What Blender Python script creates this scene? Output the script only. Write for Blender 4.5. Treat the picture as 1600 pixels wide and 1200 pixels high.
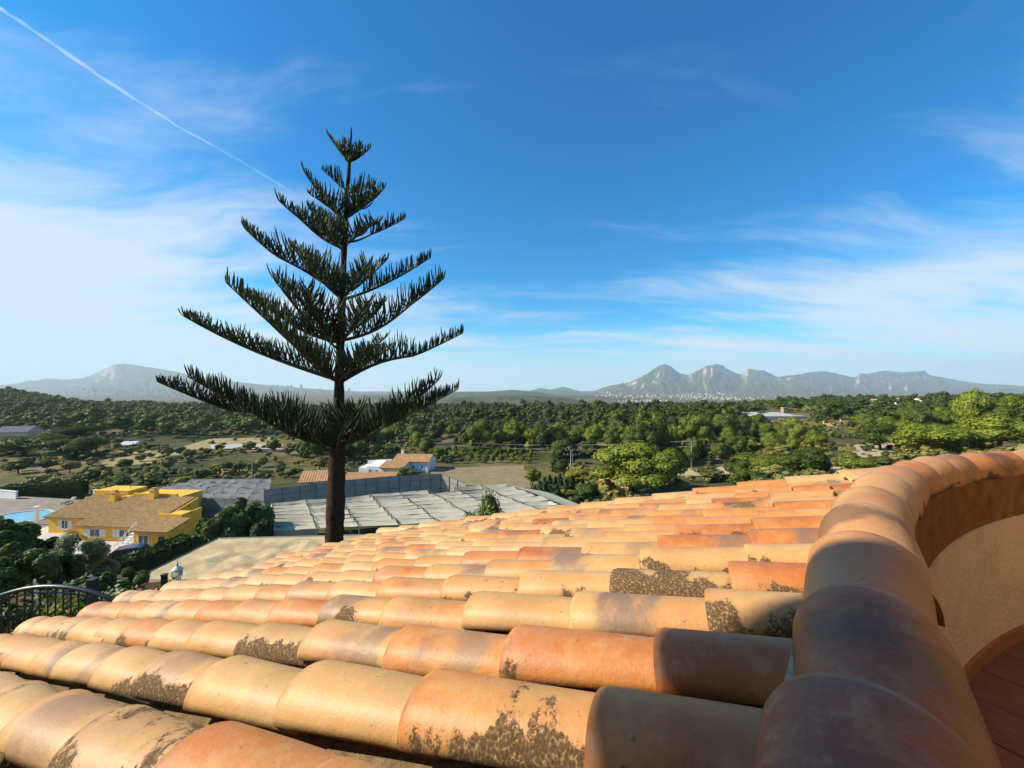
import bpy, math, random
import numpy as np
from mathutils import Vector, Matrix, noise
rad = math.radians
sc = bpy.context.scene
for o in list(bpy.data.objects): bpy.data.objects.remove(o)
COL = sc.collection

# ------------------------------------------------------------------ camera, sky, sun, exposure
HAZE = 7.2e-5
F, YH = 600.0, 605.0                      # focal length and horizon row of the 1600x1200 photograph
cam_d = bpy.data.cameras.new('camera'); cam = bpy.data.objects.new('camera', cam_d); COL.objects.link(cam)
cam_d.sensor_width = 36; cam_d.lens = 36 * F / 1600
cam_d.clip_start = 0.03; cam_d.clip_end = 80000
cam.rotation_euler = (rad(90) + math.atan(5 / F), 0, 0)
sc.camera = cam
SUN_AZ, SUN_EL = rad(-94), rad(34)        # azimuth from +Y towards +X
S = Vector((math.sin(SUN_AZ) * math.cos(SUN_EL), math.cos(SUN_AZ) * math.cos(SUN_EL), math.sin(SUN_EL)))
sun_d = bpy.data.lights.new('sun', 'SUN'); sun = bpy.data.objects.new('sun', sun_d); COL.objects.link(sun)
sun_d.energy = 5.0; sun_d.angle = rad(0.53); sun_d.color = (1.0, 0.89, 0.72)
sun.rotation_euler = (-S).to_track_quat('-Z', 'Y').to_euler()
sun.location = S * 50
sc.view_settings.view_transform = 'Standard'; sc.view_settings.look = 'None'
sc.view_settings.exposure = 0.62; sc.view_settings.gamma = 1.0
sc.view_settings.use_curve_mapping = False
sc.cycles.max_bounces = 6; sc.cycles.volume_bounces = 2
sc.cycles.use_denoising = True

# ------------------------------------------------------------------ node helpers
class NT:
    def __init__(s, tree): s.t = tree; tree.nodes.clear()
    def n(s, typ, **kw):
        nd = s.t.nodes.new(typ)
        ins = kw.pop('ins', {})
        for k, v in kw.items(): setattr(nd, k, v)
        for k, v in ins.items(): s.set(nd.inputs[k], v)
        return nd
    def set(s, sock, v):
        if hasattr(v, 'is_output') or isinstance(v, bpy.types.NodeSocket): s.t.links.new(v, sock)
        elif isinstance(v, bpy.types.Node): s.t.links.new(v.outputs[0], sock)
        else: sock.default_value = v
    def math(s, op, a, b=0.0, c=0.0, clamp=False):
        nd = s.t.nodes.new('ShaderNodeMath'); nd.operation = op; nd.use_clamp = clamp
        s.set(nd.inputs[0], a); s.set(nd.inputs[1], b); s.set(nd.inputs[2], c); return nd.outputs[0]
    def vmath(s, op, a, b=(0, 0, 0), out=0):
        nd = s.t.nodes.new('ShaderNodeVectorMath'); nd.operation = op
        s.set(nd.inputs[0], a)
        if op == 'SCALE': s.set(nd.inputs[3], b)
        else: s.set(nd.inputs[1], b)
        return nd.outputs[out]
    def mix(s, f, a, b, blend='MIX'):
        nd = s.t.nodes.new('ShaderNodeMix'); nd.data_type = 'RGBA'; nd.blend_type = blend
        s.set(nd.inputs[0], f); s.set(nd.inputs[6], c4(a)); s.set(nd.inputs[7], c4(b)); return nd.outputs[2]
    def noise(s, vec, scale, detail=4, rough=.55, dist=0.0, out=0):
        nd = s.n('ShaderNodeTexNoise', ins={'Scale': scale, 'Detail': detail, 'Roughness': rough, 'Distortion': dist})
        if vec is not None: s.set(nd.inputs['Vector'], vec)
        return nd.outputs[out]
    def ramp(s, f, stops, interp='LINEAR'):
        nd = s.t.nodes.new('ShaderNodeValToRGB'); nd.color_ramp.interpolation = interp
        el = nd.color_ramp.elements
        while len(el) < len(stops): el.new(0.5)
        for e, (p, c) in zip(el, stops): e.position = p; e.color = c4(c) if not isinstance(c, (int, float)) else (c, c, c, 1)
        s.set(nd.inputs[0], f); return nd.outputs[0]
    def step(s, f, lo, hi):
        nd = s.t.nodes.new('ShaderNodeMapRange'); nd.interpolation_type = 'SMOOTHSTEP'
        s.set(nd.inputs[0], f); s.set(nd.inputs[1], lo); s.set(nd.inputs[2], hi); return nd.outputs[0]
def c4(c):
    if isinstance(c, (tuple, list)) and len(c) == 3: return (*c, 1.0)
    return c
def material(name):
    m = bpy.data.materials.new(name); m.use_nodes = True
    return m, NT(m.node_tree)
def finish(m, t, col, rough=.85, bump=None, bstr=.3, bdist=.01, spec=.3, metal=0.0):
    b = t.n('ShaderNodeBsdfPrincipled', ins={'Base Color': c4(col), 'Roughness': rough, 'Specular IOR Level': spec, 'Metallic': metal})
    if bump is not None:
        bp = t.n('ShaderNodeBump', ins={'Height': bump, 'Strength': bstr, 'Distance': bdist})
        t.set(b.inputs['Normal'], bp)
    o = t.n('ShaderNodeOutputMaterial'); t.set(o.inputs[0], b); return m
def simple(name, col, rough=.8, var=.18, scale=4.0, spec=.3, metal=0.0, bstr=.15, bdist=.01):
    """plain painted / stone / metal surface with mottling and fine relief"""
    m, t = material(name)
    co = t.n('ShaderNodeTexCoord').outputs['Object']
    n1 = t.noise(co, scale, 5, .6); n2 = t.noise(co, scale * 9, 3, .6)
    f = t.math('ADD', t.math('MULTIPLY', n1, .7), t.math('MULTIPLY', n2, .3))
    lo = tuple(c * (1 - var) for c in col); hi = tuple(min(1, c * (1 + var)) for c in col)
    return finish(m, t, t.ramp(f, [(.3, lo), (.7, hi)]), rough, n2, bstr, bdist, spec, metal)

# ------------------------------------------------------------------ world: sky with cirrus
def make_world():
    w = bpy.data.worlds.new('World'); sc.world = w; w.use_nodes = True
    t = NT(w.node_tree)
    g0 = t.n('ShaderNodeTexCoord').outputs['Generated']
    s0 = t.n('ShaderNodeSeparateXYZ', ins={0: g0})
    g = t.n('ShaderNodeCombineXYZ', ins={0: s0.outputs[0], 1: s0.outputs[1], 2: t.math('MAXIMUM', s0.outputs[2], .012)}).outputs[0]
    sky = t.n('ShaderNodeTexSky', sky_type='NISHITA', ins={0: g})
    sky.sun_disc = False; sky.sun_elevation = SUN_EL; sky.sun_rotation = SUN_AZ
    sky.altitude = 150; sky.air_density = 1.0; sky.dust_density = 0.4; sky.ozone_density = 2.0
    sep = t.n('ShaderNodeSeparateXYZ', ins={0: g})
    hs = t.n('ShaderNodeHueSaturation', ins={'Saturation': 1.30, 'Value': 1.48, 'Color': sky.outputs[0]})
    # cirrus: direction projected on a high flat layer, streaked along one wind direction
    zz = t.math('ADD', sep.outputs[2], 0.20)
    px = t.math('DIVIDE', sep.outputs[0], zz); py = t.math('DIVIDE', sep.outputs[1], zz)
    pv = t.n('ShaderNodeCombineXYZ', ins={0: px, 1: py, 2: 0.0}).outputs[0]
    warp = t.noise(pv, .8, 3, .5, out=1)
    wv_ = t.vmath('ADD', pv, t.vmath('SCALE', t.vmath('SUBTRACT', warp, (.5, .5, .5)), .55))
    mp = t.n('ShaderNodeMapping', ins={'Vector': wv_, 'Rotation': (0, 0, rad(-24)), 'Scale': (.40, 1.5, 1), 'Location': CLOUD_OFF})
    fine = t.noise(mp.outputs[0], 1.7, 10, .62, .3)
    mp2 = t.n('ShaderNodeMapping', ins={'Vector': wv_, 'Location': (7.4, 2.2, 0), 'Scale': (.45, .55, 1)})
    big = t.noise(mp2.outputs[0], 1.0, 4, .5)
    # the ice veil lies low over the horizon and climbs higher to the west, where the weather comes from
    west = t.vmath('DOT_PRODUCT', g, (math.sin(SUN_AZ), math.cos(SUN_AZ), 0.0), out=1)
    wv = t.step(west, -.15, 1.0)
    east = t.math('MULTIPLY', t.step(t.math('MULTIPLY', west, -1.0), .1, .9), .17)
    bound = t.math('ADD', t.math('ADD', .12, east), t.math('MULTIPLY', wv, .44))
    nz = t.math('ADD', t.math('MULTIPLY', t.math('SUBTRACT', fine, .5), 3.6), t.math('MULTIPLY', t.math('SUBTRACT', big, .5), 1.3))
    dens = t.math('ADD', nz, t.math('MULTIPLY', t.math('SUBTRACT', bound, sep.outputs[2]), 3.0))
    veil = t.math('MULTIPLY', t.step(dens, -.60, 1.05), .95)
    wisp = t.math('MULTIPLY', t.step(nz, .10, 1.3), .50)
    cl = t.math('MAXIMUM', veil, wisp, clamp=True)
    low = t.math('POWER', t.math('SUBTRACT', 1.0, t.step(sep.outputs[2], 0.0, .22)), 1.5)
    cl = t.math('MAXIMUM', cl, t.math('MULTIPLY', low, .85), clamp=True)
    blue = t.mix(1.0, hs.outputs[0], (.05, .97, 1.22), 'MULTIPLY')
    col = t.mix(cl, blue, (6.9, 8.0, 9.0))
    bg = t.n('ShaderNodeBackground', ins={'Color': col, 'Strength': 0.068})
    o = t.n('ShaderNodeOutputWorld'); t.set(o.inputs[0], bg)
CLOUD_OFF = (3.1, .55, 0)
make_world()

# ------------------------------------------------------------------ mesh helpers
def tag(o, label=None, cat=None, group=None, kind=None):
    if label: o['label'] = label
    if cat: o['category'] = cat
    if group: o['group'] = group
    if kind: o['kind'] = kind
    return o
def empty(name, loc=(0, 0, 0), rz=0.0, label=None, cat=None, group=None):
    o = bpy.data.objects.new(name, None); COL.objects.link(o); o.location = loc; o.rotation_euler = (0, 0, rz)
    o.empty_display_size = .2
    return tag(o, label, cat, group)
def link(name, me, parent=None, loc=None, rot=None):
    o = bpy.data.objects.new(name, me); COL.objects.link(o)
    if parent: o.parent = parent
    if loc is not None: o.location = loc
    if rot is not None: o.rotation_euler = rot
    return o
def np_mesh(name, V, Fq, mat=None, smooth=False):
    V = np.asarray(V, np.float32); Fq = np.asarray(Fq, np.int32)
    me = bpy.data.meshes.new(name); k = Fq.shape[1]
    me.vertices.add(len(V)); me.vertices.foreach_set('co', V.ravel())
    me.loops.add(Fq.size); me.loops.foreach_set('vertex_index', Fq.ravel())
    me.polygons.add(len(Fq)); me.polygons.foreach_set('loop_start', np.arange(0, Fq.size, k, dtype=np.int32))
    me.polygons.foreach_set('loop_total', np.full(len(Fq), k, np.int32))
    if smooth: me.polygons.foreach_set('use_smooth', np.ones(len(Fq), bool))
    me.update(calc_edges=True); me.validate()
    if mat: me.materials.append(mat)
    return me
class MB:
    """collects shapes for ONE mesh"""
    def __init__(s): s.v = []; s.f = []
    def add(s, V, Fc):
        o = len(s.v); s.v += [tuple(p) for p in V]; s.f += [tuple(i + o for i in f) for f in Fc]; return s
    def box(s, c, d, rz=0.0, taper=1.0):
        x, y, z = d[0] / 2, d[1] / 2, d[2] / 2; cs, sn = math.cos(rz), math.sin(rz); V = []
        for sz, k in ((-1, 1.0), (1, taper)):
            for sx, sy in ((-1, -1), (1, -1), (1, 1), (-1, 1)):
                a, b = sx * x * k, sy * y * k
                V.append((c[0] + a * cs - b * sn, c[1] + a * sn + b * cs, c[2] + sz * z))
        return s.add(V, [(3, 2, 1, 0), (4, 5, 6, 7), (0, 1, 5, 4), (1, 2, 6, 5), (2, 3, 7, 6), (3, 0, 4, 7)])
    def b2(s, x0, x1, y0, y1, z0, z1): return s.box(((x0 + x1) / 2, (y0 + y1) / 2, (z0 + z1) / 2), (x1 - x0, y1 - y0, z1 - z0))
    def hexa(s, P): return s.add(P, [(3, 2, 1, 0), (4, 5, 6, 7), (0, 1, 5, 4), (1, 2, 6, 5), (2, 3, 7, 6), (3, 0, 4, 7)])
    def prism(s, poly, z0, z1):
        n = len(poly); V = [(p[0], p[1], z0) for p in poly] + [(p[0], p[1], z1) for p in poly]
        return s.add(V, [tuple(range(n - 1, -1, -1)), tuple(range(n, 2 * n))] + [(i, (i + 1) % n, n + (i + 1) % n, n + i) for i in range(n)])
    def tube(s, P, R, n=6, cap=True):
        P = [Vector(p) for p in P]; V = []; Fc = []
        if not isinstance(R, (list, tuple)): R = [R] * len(P)
        ref = Vector((0.31, 0.87, 0.37))
        for i, p in enumerate(P):
            d = (P[min(i + 1, len(P) - 1)] - P[max(i - 1, 0)]).normalized()
            a = d.cross(ref)
            if a.length < .1: a = d.cross(Vector((1, 0, 0)))
            a.normalize(); b = d.cross(a)
            for k in range(n):
                an = 2 * math.pi * k / n; V.append(p + (a * math.cos(an) + b * math.sin(an)) * R[i])
        for i in range(len(P) - 1):
            for k in range(n):
                k2 = (k + 1) % n; Fc.append((i * n + k, i * n + k2, (i + 1) * n + k2, (i + 1) * n + k))
        if cap: Fc += [tuple(range(n - 1, -1, -1)), tuple(range((len(P) - 1) * n, len(P) * n))]
        return s.add(V, Fc)
    def lathe(s, prof, n=12, c=(0, 0, 0)):
        V = []; Fc = []
        for r, z in prof:
            for k in range(n):
                a = 2 * math.pi * k / n; V.append((c[0] + r * math.cos(a), c[1] + r * math.sin(a), c[2] + z))
        for i in range(len(prof) - 1):
            for k in range(n):
                k2 = (k + 1) % n; Fc.append((i * n + k, i * n + k2, (i + 1) * n + k2, (i + 1) * n + k))
        Fc += [tuple(range(n - 1, -1, -1)), tuple(range((len(prof) - 1) * n, len(prof) * n))]
        return s.add(V, Fc)
    def mesh(s, name, mat=None, smooth=False):
        me = bpy.data.meshes.new(name); me.from_pydata(s.v, [], s.f)
        if smooth: me.polygons.foreach_set('use_smooth', np.ones(len(me.polygons), bool))
        me.update()
        if mat: me.materials.append(mat)
        return me
    def obj(s, name, mat, parent=None, loc=None, smooth=False, bevel=0.0):
        o = link(name, s.mesh(name, mat, smooth), parent, loc)
        if bevel:
            b = o.modifiers.new('bevel', 'BEVEL'); b.width = bevel; b.segments = 2; b.limit_method = 'ANGLE'
        return o

# ------------------------------------------------------------------ terrain
A_COL = np.array([-1.9, -1.33, -1.08, -.67, 0, .5, .9, 1.33, 1.9])
D_ROW = np.array([6, 12, 16, 22, 35, 45, 70, 100, 150, 250, 400, 600, 900, 1500, 3000, 6000, 14000], float)
Z_TAB = np.array([
    [-4, -6.5, -8, -10, -16, -18, -20, -21, -22, -22, -18, -6, -20, -70, -105, -108, -115],
    [-4, -6.5, -8, -10, -17, -19.2, -20.3, -21, -22, -23, -19, -8, -26, -75, -105, -108, -115],
    [-5, -7, -8.5, -10.5, -17.5, -19.2, -20.3, -21, -22, -23, -23, -27, -45, -82, -105, -108, -115],
    [-6, -7, -9.5, -12.5, -17, -19, -20, -21, -22, -23, -25, -34, -55, -88, -105, -108, -115],
    [-7, -7, -9.5, -12.5, -17, -19, -19.5, -20, -21, -21, -23, -33, -60, -90, -105, -108, -115],
    [-7, -7, -8, -10, -13, -15, -17.5, -19, -20, -20, -22, -32, -60, -90, -105, -108, -115],
    [-7, -7, -8, -9, -11, -12, -14, -15, -16.5, -16.5, -16, -26, -55, -90, -105, -108, -115],
    [-6, -6, -7, -8, -9, -10, -12, -13, -13, -12.5, -12, -24, -50, -90, -105, -108, -115],
    [-6, -6, -7, -8, -9, -10, -11, -11, -10, -9, -9, -22, -50, -90, -105, -108, -115]], float)
LD = np.log(D_ROW)
def g(x, y):
    """ground height"""
    d = max(y, 6.0); a = min(max(x / max(d, 12.0), -1.899), 1.899); ld = min(math.log(d), LD[-1] - 1e-6)
    i = min(int(np.searchsorted(A_COL, a, 'right')) - 1, len(A_COL) - 2); j = min(int(np.searchsorted(LD, ld, 'right')) - 1, len(LD) - 2)
    i = max(i, 0); j = max(j, 0)
    u = (a - A_COL[i]) / (A_COL[i + 1] - A_COL[i]); v = (ld - LD[j]) / (LD[j + 1] - LD[j])
    u = u * u * (3 - 2 * u)
    z = (Z_TAB[i, j] * (1 - u) * (1 - v) + Z_TAB[i + 1, j] * u * (1 - v) + Z_TAB[i, j + 1] * (1 - u) * v + Z_TAB[i + 1, j + 1] * u * v)
    amp = min(max((d - 60) / 300, 0), 1)
    return z + noise.noise(Vector((x / 60, y / 60, 1.3))) * (.5 + 2.2 * amp) * min(1, max(0, (d - 40) / 60)) + noise.noise(Vector((x / 500, y / 500, 4.4))) * 9 * min(1, max(0, (d - 900) / 900))
def at(px, py, d):
    """the point at depth d seen at pixel (px, py) of the photograph"""
    return Vector(((px - 800) / F * d, d, -(py - YH) / F * d))
def onground(px, d, dz=0.0):
    x = (px - 800) / F * d; return Vector((x, d, g(x, d) + dz))
def hit(px, py, d0=8.0, d1=900.0):
    """where the ground lies at a pixel"""
    d = d0
    while d < d1:
        x = (px - 800) / F * d
        if -(py - YH) / F * d < g(x, d): break
        d *= 1.012
    return onground(px, d)

def mat_ground():
    m, t = material('ground_soil_scrub')
    geo = t.n('ShaderNodeNewGeometry'); p = geo.outputs['Position']
    n1 = t.noise(p, .022, 5, .6); n2 = t.noise(p, .16, 5, .65); n3 = t.noise(p, 1.6, 4, .7)
    f = t.math('ADD', t.math('MULTIPLY', n1, .55), t.math('ADD', t.math('MULTIPLY', n2, .3), t.math('MULTIPLY', n3, .15)))
    c = t.ramp(f, [(.38, (.030, .042, .014)), (.47, (.070, .075, .026)), (.53, (.145, .120, .050)), (.60, (.235, .175, .095)), (.70, (.30, .235, .14))])
    return finish(m, t, c, .95, t.math('ADD', n2, n3), .5, .25, .1)
def build_ground():
    m = mat_ground()
    ys = [-120, -60, -30, -12, -4, 0, 4] + list(np.geomspace(7, 10500, 190))
    As = np.linspace(-2.2, 2.2, 200)
    V = []; Fq = []
    for y in ys:
        w = max(y, 45.0)
        for a in As:
            x = max(-12400, min(12400, a * w)); V.append((x, y, g(x, y)))
    nA = len(As)
    for j in range(len(ys) - 1):
        for i in range(nA - 1): Fq.append((j * nA + i, j * nA + i + 1, (j + 1) * nA + i + 1, (j + 1) * nA + i))
    o = link('ground', np_mesh('ground', V, Fq, m, True)); o['kind'] = 'structure'; o['label'] = 'valley ground of dry grass, soil and scrub running to the far plain'
    b = MB(); n = 64
    b.add([(0, 0, -135)] + [(12500 * math.cos(2 * math.pi * k / n), 12500 * math.sin(2 * math.pi * k / n), -135) for k in range(n)], [(0, k + 1, (k + 1) % n + 1) for k in range(n)])
    s = b.obj('sea', simple('sea_water', (.05, .09, .12), .25, .1, .01)); s['kind'] = 'structure'; s['label'] = 'pale sea and plain reaching the horizon'
build_ground()
def sheet(name, pts, mat, dz=.06, n=14, kind='structure', label=None, wob=.15):
    """a patch draped on the ground; pts = four plan corners"""
    P = [Vector((p[0], p[1], 0)) for p in pts]; V = []; Fq = []
    for j in range(n + 1):
        for i in range(n + 1):
            u, v = i / n, j / n
            p = P[0].lerp(P[1], u).lerp(P[3].lerp(P[2], u), v)
            e = wob * 6
            if i in (0, n) or j in (0, n): p += Vector((noise.noise(p * .2) * e, noise.noise(p * .2 + Vector((9, 3, 0))) * e, 0))
            V.append((p.x, p.y, g(p.x, p.y) + dz))
    for j in range(n):
        for i in range(n): Fq.append((j * (n + 1) + i, j * (n + 1) + i + 1, (j + 1) * (n + 1) + i + 1, (j + 1) * (n + 1) + i))
    o = link(name, np_mesh(name, V, Fq, mat, True)); o['kind'] = kind
    if label: o['label'] = label
    return o

# ------------------------------------------------------------------ mountains and far hills
def mat_rock():
    m, t = material('mountain_rock_and_scrub')
    geo = t.n('ShaderNodeNewGeometry'); p = geo.outputs['Position']
    nz = t.n('ShaderNodeSeparateXYZ', ins={0: geo.outputs['Normal']}).outputs[2]
    n1 = t.noise(p, .0016, 6, .65); n2 = t.noise(p, .009, 5, .65)
    f = t.math('ADD', nz, t.math('MULTIPLY', t.math('SUBTRACT', n1, .5), .7))
    k = t.step(f, .62, .90)
    rock = t.ramp(n2, [(.3, (.24, .185, .14)), (.7, (.54, .44, .345))])
    scrub = t.ramp(n2, [(.3, (.035, .05, .02)), (.7, (.10, .11, .05))])
    return finish(m, t, t.mix(k, rock, scrub), .95, n2, .6, 30, .05)
M_ROCK = mat_rock()
def fbm(v, n=5, gain=.55, ridged=False):
    r, a, f = 0.0, 1.0, 1.0
    for _ in range(n):
        q = noise.noise(v * f); r += a * ((.5 - abs(q)) * 1.6 if ridged else q); a *= gain; f *= 2.07
    return r
def ridge(name, prof, d, front, back, base, label, seed, rough=1.0, cliffs=0.0, step=3.0):
    xs = np.arange(prof[0][0], prof[-1][0] + .1, step)
    tops = np.interp(xs, [p[0] for p in prof], [p[1] for p in prof])
    nf, nb = 60, 8; V = []; Fq = []
    rows = [(-front * (1 - i / nf), i / nf) for i in range(nf)] + [(back * i / nb, 1 - i / nb) for i in range(nb + 1)]
    for (dd, s) in rows:
        for px, ty in zip(xs, tops):
            jag = noise.noise(Vector((px * .31, seed, 0))) * .9 * rough if cliffs else 0
            hgt = max(-(ty + jag - YH) / F * d - base, 1.0)
            q = Vector((px / 30.0, dd / (front * .42), seed))
            gul = fbm(Vector((px / 22.0 + .6 * noise.noise(q), dd / (front * 1.1), seed + 3)), 5, .6, True)   # gullies running down the face
            fine = fbm(Vector((px / 9.0, dd / (front * .2), seed + 7)), 4, .6)
            w = (4 * s * (1 - s)) ** .7
            sv = s ** 1.25
            if cliffs:
                k = cliffs * max(0.0, min(1.0, .55 + 1.5 * noise.noise(Vector((px / 60, seed + 2, 0)))))
                c0 = .66 + .16 * noise.noise(Vector((px / 26, seed + 4, 1)))
                stp = 1 / (1 + math.exp(-(s - c0) * 34))
                sv = sv * (1 - k) + k * (.46 * min(s / c0, 1) ** 1.2 + .44 * stp + .10 * s)
            z = base + hgt * (sv + rough * w * (.13 * (gul - .7) + .05 * fine))
            if s >= .999: z = base + hgt
            y = d + dd + front * .05 * fine * w
            V.append(((px - 800) / F * y, y, min(z, base + hgt * 1.0)))
    n = len(xs)
    for j in range(len(rows) - 1):
        for i in range(n - 1): Fq.append((j * n + i, j * n + i + 1, (j + 1) * n + i + 1, (j + 1) * n + i))
    o = link(name, np_mesh(name, V, Fq, M_ROCK, False)); o['kind'] = 'structure'; o['label'] = label
ridge('mountain_range', [(740, 616), (800, 613), (822, 612), (845, 606), (860, 609), (880, 604), (905, 611), (928, 611), (950, 603), (985, 597), (1010, 585), (1028, 572), (1038, 568.5), (1048, 572), (1062, 583), (1075, 586), (1092, 580), (1104, 574), (1112, 571), (1130, 573), (1150, 583), (1158, 585), (1170, 576), (1182, 578), (1195, 580), (1215, 590), (1235, 587), (1270, 581), (1290, 580), (1318, 586), (1335, 590), (1345, 583), (1356, 584), (1370, 581), (1382, 579), (1410, 582), (1445, 579), (1452, 586), (1475, 590), (1500, 595), (1540, 600), (1570, 601), (1640, 606), (1800, 612)],
      9000, 2900, 1500, -112, 'jagged hazy limestone mountain range on the right horizon', 3.1, 1.0, .9, 2.0)
ridge('hill_ridge', [(-150, 607), (-20, 604), (25, 599), (40, 595.5), (60, 594), (75, 591), (100, 593), (130, 591), (145, 585), (160, 578), (178, 570), (192, 568), (215, 571), (260, 578), (290, 584), (330, 592), (420, 602), (480, 607), (560, 612)],
      9500, 2600, 1500, -112, 'hazy blue coastal mountain on the left horizon', 8.4, .22, 0, 3.0)
ridge('far_hills', [(560, 618), (640, 617), (700, 613), (760, 612), (800, 609), (830, 611), (870, 617), (940, 619), (1000, 622)], 4200, 900, 700, -106, 'low hazy green hills below the left end of the range', 2.2, 1.0, 0, 4.0)
ridge('near_hills', [(640, 634), (700, 622), (760, 619), (820, 617.5), (880, 621), (930, 630), (990, 637), (1060, 639)], 1900, 500, 400, -95, 'wooded low hill in the middle distance', 4.2, 1.2, 0, 4.0)
ridge('knoll', [(1180, 640), (1230, 633), (1262, 626), (1290, 618), (1305, 617), (1322, 622), (1345, 630), (1400, 636)], 2300, 350, 300, -98, 'small wooded knoll below the mountains', 6.2, 1.0, 0, 4.0)

# ------------------------------------------------------------------ the tiled house in the foreground
H = .355
PHI, SL, PSI, V0, DV = -1.11436734, .29572357, -.58378864, 1.75516865 * H, .70355226 * H
GX, GY = SL * math.sin(PSI), SL * math.cos(PSI)
DX, DY = math.sin(PHI), math.cos(PHI); CX, CY = math.cos(PHI), -math.sin(PHI)
AX = Vector((DX, DY, -(GX * DX + GY * DY))).normalized()
NRM = Vector((GX, GY, 1)).normalized(); AY = NRM.cross(AX).normalized()
def roof_pt(u, v, dn=0.0):
    x, y = u * DX + v * CX, u * DY + v * CY
    return Vector((x, y, -H - GX * x - GY * y)) + NRM * dn
# the parapet's centre line: straight past the camera, then a wide arc round the terrace
CC = Vector((4.782, -2.443)); RR = 5.174; AT = -.836; CAPW = .104
PT = Vector((CC.x + RR * math.sin(AT), CC.y + RR * math.cos(AT)))
def ring_pt(r, a):
    """plan point at offset r from the arc's centre and arc angle a (the straight continues the arc below AT)"""
    if a >= AT: return Vector((CC.x + r * math.sin(a), CC.y + r * math.cos(a)))
    s_ = RR * (a - AT)
    return PT + Vector((math.sin(AT), math.cos(AT))) * (r - RR) + Vector((math.cos(AT), -math.sin(AT))) * s_
def off_path(x, y):
    """signed distance from the centre line, positive on the roof side"""
    dx, dy = x - CC.x, y - CC.y
    if math.atan2(dx, dy) < AT: return (x - PT.x) * math.sin(AT) + (y - PT.y) * math.cos(AT)
    return math.hypot(dx, dy) - RR
def u_ridge(v, w=CAPW):
    """u where row v meets the outer face of the curved parapet"""
    u = 3.0
    while u > -6.0 and off_path(u * DX + v * CX, u * DY + v * CY) > w: u -= .004
    return u

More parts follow.
